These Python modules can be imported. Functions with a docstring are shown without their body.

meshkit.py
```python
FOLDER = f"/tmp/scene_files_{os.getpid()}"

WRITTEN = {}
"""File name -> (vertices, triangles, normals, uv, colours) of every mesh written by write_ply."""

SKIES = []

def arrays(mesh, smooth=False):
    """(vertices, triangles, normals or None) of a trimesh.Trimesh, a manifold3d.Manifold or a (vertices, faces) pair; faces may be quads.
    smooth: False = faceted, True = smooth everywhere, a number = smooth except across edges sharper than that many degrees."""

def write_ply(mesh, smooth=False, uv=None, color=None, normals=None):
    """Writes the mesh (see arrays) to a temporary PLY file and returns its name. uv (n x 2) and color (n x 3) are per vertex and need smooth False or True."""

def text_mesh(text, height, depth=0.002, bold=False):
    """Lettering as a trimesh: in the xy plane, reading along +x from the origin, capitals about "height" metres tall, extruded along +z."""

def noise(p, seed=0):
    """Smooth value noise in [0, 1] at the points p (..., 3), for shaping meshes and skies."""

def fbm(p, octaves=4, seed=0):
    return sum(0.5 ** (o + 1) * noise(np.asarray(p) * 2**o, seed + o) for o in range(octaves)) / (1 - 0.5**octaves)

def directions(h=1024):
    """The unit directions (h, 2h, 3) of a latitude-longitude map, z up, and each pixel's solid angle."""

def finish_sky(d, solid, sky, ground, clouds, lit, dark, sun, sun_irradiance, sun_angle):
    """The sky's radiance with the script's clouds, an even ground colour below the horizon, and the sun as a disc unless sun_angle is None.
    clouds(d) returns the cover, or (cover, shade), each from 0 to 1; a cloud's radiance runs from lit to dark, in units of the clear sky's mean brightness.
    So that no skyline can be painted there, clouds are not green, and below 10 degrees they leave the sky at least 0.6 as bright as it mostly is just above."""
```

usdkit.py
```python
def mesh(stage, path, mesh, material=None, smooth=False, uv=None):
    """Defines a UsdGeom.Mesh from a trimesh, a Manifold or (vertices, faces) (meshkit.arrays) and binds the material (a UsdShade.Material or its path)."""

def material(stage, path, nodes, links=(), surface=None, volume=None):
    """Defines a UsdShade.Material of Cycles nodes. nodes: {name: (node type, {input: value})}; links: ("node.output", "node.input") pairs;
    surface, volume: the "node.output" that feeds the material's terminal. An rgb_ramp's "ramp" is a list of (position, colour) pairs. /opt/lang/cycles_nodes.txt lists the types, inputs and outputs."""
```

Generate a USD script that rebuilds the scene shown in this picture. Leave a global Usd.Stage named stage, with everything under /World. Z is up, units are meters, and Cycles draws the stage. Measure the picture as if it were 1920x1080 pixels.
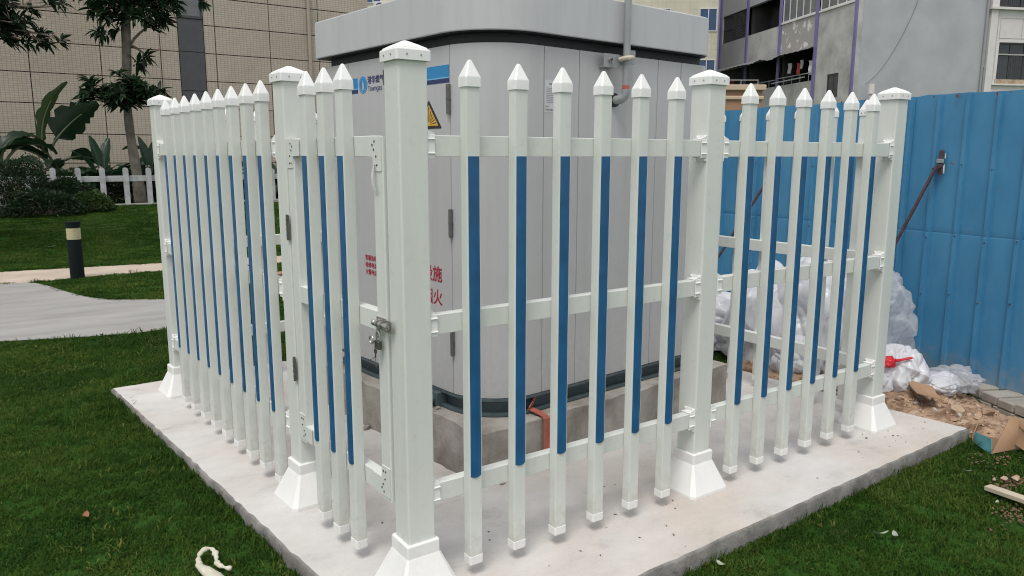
import math, random, numpy as np, trimesh, usdkit, meshkit
import manifold3d as m3
from pxr import Usd, UsdGeom, UsdLux, UsdShade, Gf, Sdf, Vt
from shapely.geometry import Polygon, Point, LineString, box as sbox
from shapely import affinity
from shapely.ops import unary_union

# ------------------------------------------------------------------ camera, sky, sun
stage = Usd.Stage.CreateInMemory()
UsdGeom.SetStageUpAxis(stage, UsdGeom.Tokens.z)
UsdGeom.SetStageMetersPerUnit(stage, 1.0)
world = UsdGeom.Xform.Define(stage, '/World')
stage.SetDefaultPrim(world.GetPrim())
UsdGeom.Scope.Define(stage, '/World/Looks')

EXPOSURE = 0.97
cam = UsdGeom.Camera.Define(stage, '/World/camera')
R = np.array([0.82167826, -0.5699497, 0.0014771]); U = np.array([0.09675826, 0.14204636, 0.98511962])
FW = np.array([0.56167845, 0.80930845, -0.17186375]); C = np.array([-1.19288925, -2.36027776, 1.57819194])
cam.AddTransformOp().Set(Gf.Matrix4d(*R, 0, *U, 0, *(-FW), 0, *C, 1))
cam.CreateHorizontalApertureAttr(36.0)
cam.CreateVerticalApertureAttr(20.25)
cam.CreateFocalLengthAttr(1428.65 / 1920 * 36.0)
cam.CreateClippingRangeAttr(Gf.Vec2f(0.05, 2000))
cam.CreateExposureAttr(EXPOSURE)

SUN = np.array([-0.45, -0.35, 1.1]); SUN /= np.linalg.norm(SUN)
SKY_STRENGTH, CLOUD = 0.10, 4.4
sky = UsdLux.DomeLight.Define(stage, '/World/sky')
sky_mat = usdkit.material(stage, '/World/Looks/overcast_sky', {
    'sky': ('sky_texture', {'sky_type': 'single_scattering', 'sun_disc': False, 'sun_elevation': math.asin(SUN[2]), 'sun_rotation': math.atan2(SUN[0], SUN[1])}),
    'tc': ('texture_coordinate', {}),
    'noise': ('noise_texture', {'scale': 2.2, 'detail': 5.0, 'roughness': 0.55}),
    'clouds': ('rgb_ramp', {'ramp': [(0.3, (0.80 * CLOUD, 0.82 * CLOUD, 0.86 * CLOUD)), (0.7, (1.12 * CLOUD, 1.12 * CLOUD, 1.12 * CLOUD))]}),
    'mix': ('mix_color', {'fac': 0.93, 'use_clamp': False}),
    'bg': ('background_shader', {'strength': SKY_STRENGTH})},
    [('tc.generated', 'noise.vector'), ('noise.fac', 'clouds.fac'), ('sky.color', 'mix.a'), ('clouds.color', 'mix.b'), ('mix.result', 'bg.color')], surface='bg.background')
UsdShade.MaterialBindingAPI.Apply(sky.GetPrim()).Bind(sky_mat)
sky.GetPrim().SetCustomDataByKey('kind', 'structure')
sun = UsdLux.DistantLight.Define(stage, '/World/sun')
sun.CreateIntensityAttr(0.30); sun.CreateAngleAttr(25.0); sun.CreateColorAttr(Gf.Vec3f(1.0, 0.97, 0.92)); sun.CreateNormalizeAttr(True)
zax = SUN; xax = np.cross([0, 0, 1], zax); xax /= np.linalg.norm(xax); yax = np.cross(zax, xax)
sun.AddTransformOp().Set(Gf.Matrix4d(*xax, 0, *yax, 0, *zax, 0, 0, 0, 20, 1))

rng = np.random.default_rng(7)
random.seed(7)
PI = math.pi

# ------------------------------------------------------------------ helpers
_used = {}
def path_for(parent, name):
    base = parent or '/World'
    k = _used.get((base, name), 0); _used[(base, name)] = k + 1
    return f'{base}/{name}' + (f'_{k:03d}' if k else '')
def tag(path, label=None, cat=None, group=None, kind=None):
    p = stage.GetPrimAtPath(path)
    for k, v in (('label', label), ('category', cat), ('group', group), ('kind', kind)):
        if v: p.SetCustomDataByKey(k, v)
    return path
def obj(name, mesh, m, parent=None, at=None, rz=0.0, smooth=35, **kw):
    p = path_for(parent, name)
    g = usdkit.mesh(stage, p, mesh, MATS[m], smooth=smooth)
    if at is not None: g.AddTranslateOp().Set(Gf.Vec3d(*map(float, at)))
    if rz: g.AddRotateZOp().Set(math.degrees(rz))
    if kw: tag(p, **kw)
    return p
def thing(name, label, cat, at=(0, 0, 0), rz=0.0, group=None):
    p = path_for(None, name)
    x = UsdGeom.Xform.Define(stage, p)
    x.AddTranslateOp().Set(Gf.Vec3d(*map(float, at)))
    if rz: x.AddRotateZOp().Set(math.degrees(rz))
    return tag(p, label, cat, group)
cat_ = trimesh.util.concatenate
def move(m, x=0, y=0, z=0):
    m = m.copy(); m.apply_translation([x, y, z]); return m
def rot(m, ang, axis, pt=(0, 0, 0)):
    m = m.copy(); m.apply_transform(trimesh.transformations.rotation_matrix(ang, axis, pt)); return m
def bx(x0, x1, y0, y1, z0, z1):
    m = trimesh.creation.box((x1 - x0, y1 - y0, z1 - z0)); m.apply_translation([(x0 + x1) / 2, (y0 + y1) / 2, (z0 + z1) / 2]); return m
def cbx(x0, x1, y0, y1, z0, z1, b=0.004):
    """box with chamfered edges"""
    P = []
    for sx, ax, x in ((1, 0, x0), (-1, 0, x1)):
        for sy, y in ((1, y0), (-1, y1)):
            for sz, z in ((1, z0), (-1, z1)):
                P += [(x + sx * b, y + sy * b, z), (x + sx * b, y, z + sz * b), (x, y + sy * b, z + sz * b)]
    return trimesh.convex.convex_hull(np.array(P))
def hull(pts): return trimesh.convex.convex_hull(np.array(pts, float))
def extr(poly, z0, z1):
    ps = getattr(poly, 'geoms', [poly])
    m = cat_([trimesh.creation.extrude_polygon(p, z1 - z0, engine='earcut') for p in ps if p.area > 1e-9]); m.apply_translation([0, 0, z0]); return m
def cyl(p, q, r, r2=None, n=12):
    p, q = np.array(p, float), np.array(q, float); r2 = r if r2 is None else r2
    d = q - p; d = d / np.linalg.norm(d); a = np.cross(d, [0, 0, 1.0])
    if np.linalg.norm(a) < 1e-3: a = np.array([1.0, 0, 0])
    a /= np.linalg.norm(a); b = np.cross(d, a); t = np.arange(n) * 2 * PI / n
    ring = np.outer(np.cos(t), a) + np.outer(np.sin(t), b)
    v = np.vstack([p + ring * r, q + ring * r2, [p], [q]])
    f = []
    for i in range(n):
        j = (i + 1) % n; f += [[i, j, n + j], [i, n + j, n + i], [2 * n, j, i], [2 * n + 1, n + i, n + j]]
    m = trimesh.Trimesh(v, f, process=False); m.fix_normals(); return m
def tube(pts, rad, n=8, flat=1.0):
    """swept tube through points with radius (number or list); flat squashes it vertically"""
    pts = np.array(pts, float); k = len(pts); rad = np.broadcast_to(rad, k)
    T = np.gradient(pts, axis=0); T /= np.linalg.norm(T, axis=1, keepdims=True)
    up = np.array([0, 0, 1.0]) if abs(T[0][2]) < 0.9 else np.array([1.0, 0, 0])
    a = np.cross(T[0], up); a /= np.linalg.norm(a); V = []
    t = np.arange(n) * 2 * PI / n
    for i in range(k):
        a = a - T[i] * (a @ T[i]); a /= np.linalg.norm(a); b = np.cross(T[i], a)
        V.append(pts[i] + rad[i] * (np.outer(np.cos(t), a) + flat * np.outer(np.sin(t), b)))
    V = np.vstack(V + [pts[:1], pts[-1:]]); F = []
    for i in range(k - 1):
        for j in range(n):
            A, B = i * n + j, i * n + (j + 1) % n; F += [[A, B, B + n], [A, B + n, A + n]]
    for j in range(n):
        F += [[k * n, (j + 1) % n, j], [k * n + 1, (k - 1) * n + j, (k - 1) * n + (j + 1) % n]]
    m = trimesh.Trimesh(V, F, process=False); m.fix_normals(); return m
def spline(pts, n=24):
    from scipy.interpolate import CubicSpline
    pts = np.array(pts, float); s = np.r_[0, np.cumsum(np.linalg.norm(np.diff(pts, axis=0), axis=1))]
    return CubicSpline(s, pts)(np.linspace(0, s[-1], n))
def rrect(x0, y0, x1, y1, r, n=10):
    p = []
    for cx, cy, a0 in ((x1 - r, y1 - r, 0), (x0 + r, y1 - r, 90), (x0 + r, y0 + r, 180), (x1 - r, y0 + r, 270)):
        for k in range(n + 1):
            a = math.radians(a0 + 90 * k / n); p.append((cx + r * math.cos(a), cy + r * math.sin(a)))
    return Polygon(p)
def grid(x0, x1, y0, y1, nx, ny, zf):
    X, Y = np.meshgrid(np.linspace(x0, x1, nx), np.linspace(y0, y1, ny)); Z = zf(X, Y)
    v = np.stack([X.ravel(), Y.ravel(), Z.ravel()], 1); i = np.arange(nx * ny).reshape(ny, nx)
    a, b, c, d = i[:-1, :-1].ravel(), i[:-1, 1:].ravel(), i[1:, 1:].ravel(), i[1:, :-1].ravel()
    return trimesh.Trimesh(v, np.vstack([np.stack([a, b, c], 1), np.stack([a, c, d], 1)]), process=False)
def sheet(poly, z, step=0.4):
    ps = getattr(poly, 'geoms', [poly]); out = []
    for p in ps:
        v, f = trimesh.creation.triangulate_polygon(p, engine='earcut'); out.append(trimesh.Trimesh(np.c_[v, np.full(len(v), z)], f, process=False))
    m = cat_(out)
    if m.face_normals[:, 2].mean() < 0: m.invert()
    return m

# ------------------------------------------------------------------ materials
MATS = {}
def mat(name, col, rough=0.55, var=0.12, scale=6.0, bump=0.0, bscale=40.0, metallic=0.0, col2=None, spec=0.5, lo=0.35, hi=0.65, coat=0.0, extra=None, detail=5.0):
    c = np.array(col, float); c2 = np.array(col2, float) if col2 is not None else c * (1 + var); c1 = c if col2 is not None else c * (1 - var)
    nodes = {'geo': ('geometry', {}), 'n': ('noise_texture', {'scale': scale, 'detail': detail, 'roughness': 0.6}),
             'r': ('rgb_ramp', {'ramp': [(lo, tuple(c1)), (hi, tuple(c2))]}),
             'p': ('principled_bsdf', {'roughness': rough, 'metallic': metallic, 'specular_ior_level': spec, 'coat_weight': coat})}
    links = [('geo.position', 'n.vector'), ('n.fac', 'r.fac'), ('r.color', 'p.base_color')]
    if bump:
        nodes['n2'] = ('noise_texture', {'scale': bscale, 'detail': 6.0, 'roughness': 0.65}); nodes['b'] = ('bump', {'strength': bump, 'distance': 0.01})
        links += [('geo.position', 'n2.vector'), ('n2.fac', 'b.height'), ('b.normal', 'p.normal')]
    MATS[name] = usdkit.material(stage, '/World/Looks/' + name, nodes, links, surface='p.BSDF'); return name
def leafmat(name, col, col2, rough=0.45, trans=0.35):
    nodes = {'geo': ('geometry', {}), 'n': ('noise_texture', {'scale': 2.5, 'detail': 3.0}), 'r': ('rgb_ramp', {'ramp': [(0.3, col), (0.7, col2)]}),
             'add': ('math', {'math_type': 'multiply_add', 'value2': 0.6, 'value3': 0.0}), 'sum': ('math', {'math_type': 'multiply_add', 'value2': 0.5}),
             'p': ('principled_bsdf', {'roughness': rough, 'specular_ior_level': 0.35}), 't': ('translucent_bsdf', {}), 'mx': ('mix_closure', {'fac': trans})}
    links = [('geo.position', 'n.vector'), ('geo.random_per_island', 'add.value1'), ('n.fac', 'sum.value1'), ('add.value', 'sum.value3'), ('sum.value', 'r.fac'),
             ('r.color', 'p.base_color'), ('r.color', 't.color'), ('p.BSDF', 'mx.closure1'), ('t.BSDF', 'mx.closure2')]
    MATS[name] = usdkit.material(stage, '/World/Looks/' + name, nodes, links, surface='mx.closure'); return name

mat('blue_strip', (0.010, 0.090, 0.215), 0.45, 0.16, 9.0, 0.03, 180)
mat('screw_metal', (0.34, 0.33, 0.32), 0.4, 0.2, 50, metallic=0.7)
mat('steel', (0.45, 0.44, 0.42), 0.32, 0.2, 30, metallic=0.9)
mat('dark_steel', (0.10, 0.095, 0.09), 0.45, 0.3, 40, metallic=0.6)
mat('dark_seal_and_shade', (0.012, 0.015, 0.018), 0.6, 0.1)  # black of seals and core, also the painted shade under the roof
mat('skid_blue_grey', (0.065, 0.09, 0.10), 0.5, 0.15, 12)
mat('hinge_grey', (0.12, 0.12, 0.115), 0.45, 0.15, 30, metallic=0.3)
mat('print_blue', (0.012, 0.20, 0.44), 0.4, 0.03)
mat('print_navy', (0.012, 0.02, 0.10), 0.4, 0.03)
mat('print_red', (0.30, 0.012, 0.04), 0.5, 0.05)
mat('print_yellow', (0.60, 0.33, 0.05), 0.5, 0.05)
mat('print_black', (0.015, 0.014, 0.012), 0.5, 0.05)
mat('print_pale', (0.50, 0.51, 0.53), 0.45, 0.03)
mat('print_sky', (0.16, 0.42, 0.62), 0.4, 0.03)
mat('print_grey', (0.2, 0.2, 0.21), 0.5, 0.05)
mat('concrete_plinth', (0.17, 0.15, 0.125), 0.9, 0.0, 4.0, 0.6, 30, col2=(0.36, 0.335, 0.30), lo=0.3, hi=0.6)
mat('pipe_grey', (0.27, 0.285, 0.29), 0.45, 0.08, 10)
mat('pipe_red', (0.42, 0.10, 0.085), 0.5, 0.2, 30)
mat('strap_cream', (0.48, 0.42, 0.33), 0.5, 0.15, 20)
mat('strap_red', (0.36, 0.105, 0.075), 0.6, 0.15, 25)
mat('rough_cement', (0.16, 0.15, 0.14), 0.92, 0.0, 9.0, 0.7, 45, col2=(0.30, 0.285, 0.265))
mat('garden_white', (0.40, 0.41, 0.41), 0.7, 0.2, 8, 0.05, 40)
mat('bollard_black', (0.006, 0.011, 0.012), 0.75, 0.1, 8, spec=0.15)
mat('bollard_lens', (0.46, 0.42, 0.24), 0.35, 0.06, 30)
mat('tile_dark', (0.055, 0.057, 0.062), 0.35, 0.1, 4)
mat('facade_back', (0.075, 0.06, 0.05), 0.8, 0.1)
mat('downpipe', (0.34, 0.285, 0.235), 0.5, 0.06)
mat('grey_render', (0.335, 0.34, 0.36), 0.85, 0.0, 0.55, 0.12, 8, col2=(0.40, 0.405, 0.425))
mat('stained_render', (0.29, 0.28, 0.27), 0.9, 0.0, 0.9, 0.15, 8, col2=(0.46, 0.45, 0.44), lo=0.3, hi=0.62)
mat('peeling_render', (0.33, 0.31, 0.295), 0.9, 0.0, 1.6, 0.2, 8, col2=(0.62, 0.60, 0.57), lo=0.56, hi=0.60)
mat('purple_paint', (0.16, 0.14, 0.30), 0.7, 0.12, 1.5)
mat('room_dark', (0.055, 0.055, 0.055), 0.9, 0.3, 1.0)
mat('awning_grey', (0.16, 0.165, 0.17), 0.7, 0.3, 2)
mat('white_render', (0.58, 0.545, 0.53), 0.8, 0.0, 0.8, 0.05, 8, col2=(0.66, 0.63, 0.615))
mat('rust_tile', (0.30, 0.2, 0.11), 0.7, 0.0, 3, col2=(0.5, 0.42, 0.32))
mat('peach_render', (0.33, 0.195, 0.125), 0.8, 0.06, 1.0)
mat('peach_trim', (0.52, 0.40, 0.29), 0.8, 0.06, 1.0)
mat('frame_white', (0.6, 0.6, 0.6), 0.4, 0.05)
mat('frame_dark', (0.05, 0.05, 0.055), 0.5, 0.1)
mat('glass_blue', (0.02, 0.06, 0.14), 0.12, 0.2, 1.0, coat=0.3)
mat('glass_dark', (0.03, 0.034, 0.038), 0.12, 0.25, 0.8)
mat('glass_mid', (0.12, 0.125, 0.13), 0.15, 0.25, 0.8)
mat('hoarding_rust', (0.14, 0.07, 0.04), 0.85, 0.3, 20)
mat('rod_rust', (0.07, 0.04, 0.05), 0.7, 0.3, 20)
mat('brick_grey', (0.26, 0.24, 0.205), 0.9, 0.0, 7, 0.5, 60, col2=(0.36, 0.335, 0.29))
mat('brick_red', (0.24, 0.115, 0.08), 0.9, 0.0, 5, 0.4, 50, col2=(0.36, 0.21, 0.15))
mat('soil', (0.17, 0.10, 0.06), 0.95, 0.0, 11, 1.0, 45, col2=(0.44, 0.30, 0.20), lo=0.38, hi=0.60)
mat('soil_dark', (0.10, 0.06, 0.035), 0.95, 0.0, 9, 0.8, 40, col2=(0.2, 0.12, 0.07))
mat('clod', (0.30, 0.20, 0.135), 0.95, 0.0, 9, 0.8, 40, col2=(0.50, 0.37, 0.27))
mat('clod_pale', (0.42, 0.36, 0.30), 0.95, 0.0, 9, 0.6, 40, col2=(0.58, 0.52, 0.45))
mat('cardboard', (0.33, 0.205, 0.12), 0.85, 0.10, 6, 0.08, 60)
mat('cardboard_dark', (0.22, 0.13, 0.075), 0.85, 0.1, 6, 0.08, 60)
mat('cardboard_teal', (0.06, 0.19, 0.21), 0.7, 0.15, 15)
mat('timber', (0.40, 0.33, 0.24), 0.8, 0.0, 4, 0.1, 60, col2=(0.52, 0.44, 0.34))
mat('cloth_cream', (0.55, 0.52, 0.42), 0.9, 0.12, 30, 0.35, 160)
mat('red_plastic', (0.55, 0.012, 0.02), 0.35, 0.15, 20)
mat('bark', (0.13, 0.10, 0.075), 0.9, 0.0, 6, 0.7, 25, col2=(0.24, 0.205, 0.165))
mat('bark_pale', (0.11, 0.095, 0.075), 0.9, 0.0, 5, 0.7, 25, col2=(0.21, 0.185, 0.155))
mat('stem_green', (0.05, 0.065, 0.03), 0.7, 0.2, 10)
mat('dry_leaf', (0.26, 0.12, 0.06), 0.8, 0.2, 30)
mat('scrap_pale', (0.30, 0.34, 0.26), 0.6, 0.15, 30)
mat('laundry_white', (0.45, 0.45, 0.45), 0.9, 0.2, 3)
mat('laundry_red', (0.40, 0.05, 0.06), 0.9, 0.2, 3)
mat('laundry_orange', (0.34, 0.14, 0.06), 0.9, 0.2, 3)
mat('ac_white', (0.6, 0.6, 0.58), 0.5, 0.05)
leafmat('leaf_tree', (0.020, 0.046, 0.020), (0.078, 0.125, 0.048))
leafmat('leaf_dark', (0.012, 0.028, 0.014), (0.035, 0.062, 0.028))
leafmat('leaf_shrub', (0.016, 0.036, 0.014), (0.060, 0.098, 0.030))
leafmat('leaf_shrub_bright', (0.035, 0.070, 0.015), (0.120, 0.155, 0.035))
leafmat('leaf_banana', (0.012, 0.030, 0.013), (0.042, 0.080, 0.030), 0.35)
leafmat('leaf_banana_pale', (0.035, 0.065, 0.02), (0.075, 0.115, 0.035), 0.35, 0.4)
leafmat('leaf_broad', (0.018, 0.048, 0.026), (0.065, 0.115, 0.06), 0.3, 0.25)
mat('blade_dry', (0.105, 0.125, 0.030), 0.8, 0.25, 5, spec=0.1)
def weathered(name, col, rough, streak, dirt, dirt_z, dirt_col, speck=0.0, bump=0.02, sc=(5.0, 5.0, 0.5)):
    """painted or plastic surface with faint streaks of wear, scuffs and splashed dirt low down"""
    MATS[name] = usdkit.material(stage, '/World/Looks/' + name, {
        'geo': ('geometry', {}), 'sx': ('separate_xyz', {}), 'mp': ('mapping', {'scale': sc}), 'n': ('noise_texture', {'scale': 2.2, 'detail': 6.0, 'roughness': 0.65}), 'n2': ('noise_texture', {'scale': 30.0, 'detail': 6.0, 'roughness': 0.7}), 'n3': ('noise_texture', {'scale': 3.5, 'detail': 4.0}),
        'r': ('rgb_ramp', {'ramp': [(0.30, tuple(c * (1 - streak) for c in col)), (0.52, col), (0.75, tuple(min(1, c * (1 + streak * 0.4)) for c in col))]}),
        'zr': ('map_range', {'from_min': dirt_z, 'from_max': 0.0, 'to_min': 0.0, 'to_max': 0.5, 'clamp': True}), 'ad': ('math', {'math_type': 'add'}), 'dr': ('rgb_ramp', {'ramp': [(0.56, (0, 0, 0)), (0.86, (1, 1, 1))]}), 'df': ('math', {'math_type': 'multiply', 'value2': dirt}),
        'sr': ('rgb_ramp', {'ramp': [(0.26, (1 - speck, 1 - speck, 1 - speck)), (0.34, (1, 1, 1))]}), 'm1': ('mix_color', {'b': dirt_col}), 'm2': ('mix_color', {'blend_type': 'multiply', 'fac': 1.0}),
        'b': ('bump', {'strength': bump, 'distance': 0.02}), 'p': ('principled_bsdf', {'roughness': rough})},
        [('geo.position', 'mp.vector'), ('mp.vector', 'n.vector'), ('geo.position', 'n2.vector'), ('geo.position', 'n3.vector'), ('geo.position', 'sx.vector'), ('n.fac', 'r.fac'), ('sx.z', 'zr.value'), ('zr.result', 'ad.value1'), ('n2.fac', 'ad.value2'), ('ad.value', 'dr.fac'), ('dr.color', 'df.value1'),
         ('df.value', 'm1.fac'), ('r.color', 'm1.a'), ('n2.fac', 'sr.fac'), ('m1.result', 'm2.a'), ('sr.color', 'm2.b'), ('m2.result', 'p.base_color'), ('n3.fac', 'b.height'), ('b.normal', 'p.normal')], surface='p.BSDF'); return name
weathered('white_pvc', (0.645, 0.668, 0.63), 0.42, 0.06, 0.35, 0.22, (0.36, 0.33, 0.28), 0.08, 0.05)
weathered('white_cap', (0.79, 0.79, 0.775), 0.45, 0.04, 0.12, 0.28, (0.42, 0.39, 0.34), 0.05, 0.05)
weathered('cabinet_grey', (0.43, 0.43, 0.435), 0.42, 0.055, 0.25, 0.75, (0.30, 0.28, 0.26), 0.12, 0.12, (7.0, 7.0, 0.35))
weathered('cabinet_roof', (0.46, 0.465, 0.475), 0.55, 0.075, 0.0, 0.1, (0.3, 0.3, 0.3), 0.16, 0.12, (6.0, 6.0, 0.6))
# turf, blades, slab, mosaic, hoarding sheet, plastic film have graphs of their own
MATS['lawn'] = usdkit.material(stage, '/World/Looks/lawn', {
    'geo': ('geometry', {}), 'n': ('noise_texture', {'scale': 1.3, 'detail': 4.0}), 'n2': ('noise_texture', {'scale': 60.0, 'detail': 4.0}),
    'm': ('math', {'math_type': 'multiply_add', 'value2': 0.55, 'value3': 0.2}), 's': ('math', {'math_type': 'multiply_add', 'value2': 0.5}),
    'r': ('rgb_ramp', {'ramp': [(0.35, (0.008, 0.030, 0.004)), (0.75, (0.026, 0.075, 0.009))]}), 'b': ('bump', {'strength': 0.8, 'distance': 0.02}),
    'p': ('principled_bsdf', {'roughness': 0.9, 'specular_ior_level': 0.15})},
    [('geo.position', 'n.vector'), ('geo.position', 'n2.vector'), ('n.fac', 'm.value1'), ('n2.fac', 's.value1'), ('m.value', 's.value3'), ('s.value', 'r.fac'),
     ('r.color', 'p.base_color'), ('n2.fac', 'b.height'), ('b.normal', 'p.normal')], surface='p.BSDF')
MATS['blade'] = usdkit.material(stage, '/World/Looks/blade', {
    'geo': ('geometry', {}), 'n': ('noise_texture', {'scale': 1.1, 'detail': 4.0}), 'oi': ('object_info', {}),
    'm': ('math', {'math_type': 'multiply_add', 'value2': 0.30, 'value3': 0.0}), 's': ('math', {'math_type': 'multiply_add', 'value2': 0.7}),
    'r': ('rgb_ramp', {'ramp': [(0.25, (0.014, 0.042, 0.006)), (0.50, (0.038, 0.088, 0.012)), (0.72, (0.100, 0.145, 0.028))]}),
    'p': ('principled_bsdf', {'roughness': 0.7, 'specular_ior_level': 0.10}), 't': ('translucent_bsdf', {}), 'mx': ('mix_closure', {'fac': 0.35})},
    [('geo.position', 'n.vector'), ('oi.random', 'm.value1'), ('n.fac', 's.value1'), ('m.value', 's.value3'), ('s.value', 'r.fac'), ('r.color', 'p.base_color'), ('r.color', 't.color'),
     ('p.BSDF', 'mx.closure1'), ('t.BSDF', 'mx.closure2')], surface='mx.closure')
MATS['slab_top'] = usdkit.material(stage, '/World/Looks/slab_top', {
    'geo': ('geometry', {}), 'mp': ('mapping', {'scale': (0.9, 1.35, 1.0), 'rotation': (0, 0, 0.25)}), 'n': ('noise_texture', {'scale': 3.2, 'detail': 8.0, 'roughness': 0.72}),
    'n2': ('noise_texture', {'scale': 110.0, 'detail': 3.0}), 'n3': ('noise_texture', {'scale': 1.1, 'detail': 3.0}),
    'r': ('rgb_ramp', {'ramp': [(0.26, (0.38, 0.367, 0.352)), (0.44, (0.535, 0.52, 0.507)), (0.7, (0.615, 0.60, 0.587))]}),
    'r3': ('rgb_ramp', {'ramp': [(0.40, (1, 1, 1)), (0.68, (0.93, 0.86, 0.80))]}), 'r2': ('rgb_ramp', {'ramp': [(0.28, (0.72, 0.70, 0.68)), (0.40, (1, 1, 1))]}),
    'mu': ('mix_color', {'blend_type': 'multiply', 'fac': 1.0}), 'mu2': ('mix_color', {'blend_type': 'multiply', 'fac': 0.6}),
    'b': ('bump', {'strength': 0.25, 'distance': 0.006}), 'p': ('principled_bsdf', {'roughness': 0.8, 'specular_ior_level': 0.25})},
    [('geo.position', 'mp.vector'), ('mp.vector', 'n.vector'), ('geo.position', 'n2.vector'), ('geo.position', 'n3.vector'), ('n.fac', 'r.fac'), ('n3.fac', 'r3.fac'), ('n2.fac', 'r2.fac'),
     ('r.color', 'mu.a'), ('r3.color', 'mu.b'), ('mu.result', 'mu2.a'), ('r2.color', 'mu2.b'), ('mu2.result', 'p.base_color'), ('n.fac', 'b.height'), ('b.normal', 'p.normal')], surface='p.BSDF')
MATS['pad_concrete'] = usdkit.material(stage, '/World/Looks/pad_concrete', {
    'geo': ('geometry', {}), 'mp': ('mapping', {'scale': (0.6, 2.0, 1.0), 'rotation': (0, 0, -0.15)}), 'n': ('noise_texture', {'scale': 1.6, 'detail': 7.0, 'roughness': 0.65}),
    'r': ('rgb_ramp', {'ramp': [(0.3, (0.25, 0.243, 0.232)), (0.7, (0.35, 0.342, 0.330))]}), 'p': ('principled_bsdf', {'roughness': 0.85, 'specular_ior_level': 0.2})},
    [('geo.position', 'mp.vector'), ('mp.vector', 'n.vector'), ('n.fac', 'r.fac'), ('r.color', 'p.base_color')], surface='p.BSDF')
MATS['paving'] = usdkit.material(stage, '/World/Looks/paving', {
    'geo': ('geometry', {}), 'n': ('noise_texture', {'scale': 2.5, 'detail': 4.0}),
    'r': ('rgb_ramp', {'ramp': [(0.3, (0.42, 0.34, 0.27)), (0.7, (0.52, 0.44, 0.36))]}), 'p': ('principled_bsdf', {'roughness': 0.8})},
    [('geo.position', 'n.vector'), ('n.fac', 'r.fac'), ('r.color', 'p.base_color')], surface='p.BSDF')
def mosaic(name, c1, c2, mortar, w, h, local=False, rough=0.35):
    src = 'tc.object' if local else 'geo.position'
    MATS[name] = usdkit.material(stage, '/World/Looks/' + name, {
        'geo': ('geometry', {}), 'tc': ('texture_coordinate', {}), 'sx': ('separate_xyz', {}), 'cx': ('combine_xyz', {}),
        'br': ('brick_texture', {'scale': 1.0, 'offset': 0.0, 'squash': 1.0, 'color1': c1, 'color2': c2, 'mortar': mortar, 'mortar_size': 0.005, 'mortar_smooth': 0.2, 'brick_width': w, 'row_height': h}),
        'n': ('noise_texture', {'scale': 0.7, 'detail': 5.0}), 'r': ('rgb_ramp', {'ramp': [(0.3, (0.82, 0.82, 0.82)), (0.7, (1, 1, 1))]}), 'mu': ('mix_color', {'blend_type': 'multiply', 'fac': 1.0}),
        'p': ('principled_bsdf', {'roughness': rough})},
        [(src, 'sx.vector'), ('sx.x', 'cx.x'), ('sx.z', 'cx.y'), ('cx.vector', 'br.vector'), ('geo.position', 'n.vector'), ('n.fac', 'r.fac'), ('br.color', 'mu.a'), ('r.color', 'mu.b'), ('mu.result', 'p.base_color')], surface='p.BSDF')
mosaic('mosaic_beige', (0.445, 0.385, 0.31), (0.485, 0.42, 0.345), (0.24, 0.205, 0.165), 0.10, 0.061)
mosaic('mosaic_yellow', (0.62, 0.58, 0.46), (0.58, 0.54, 0.43), (0.33, 0.30, 0.24), 0.5, 0.42, True)
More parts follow.
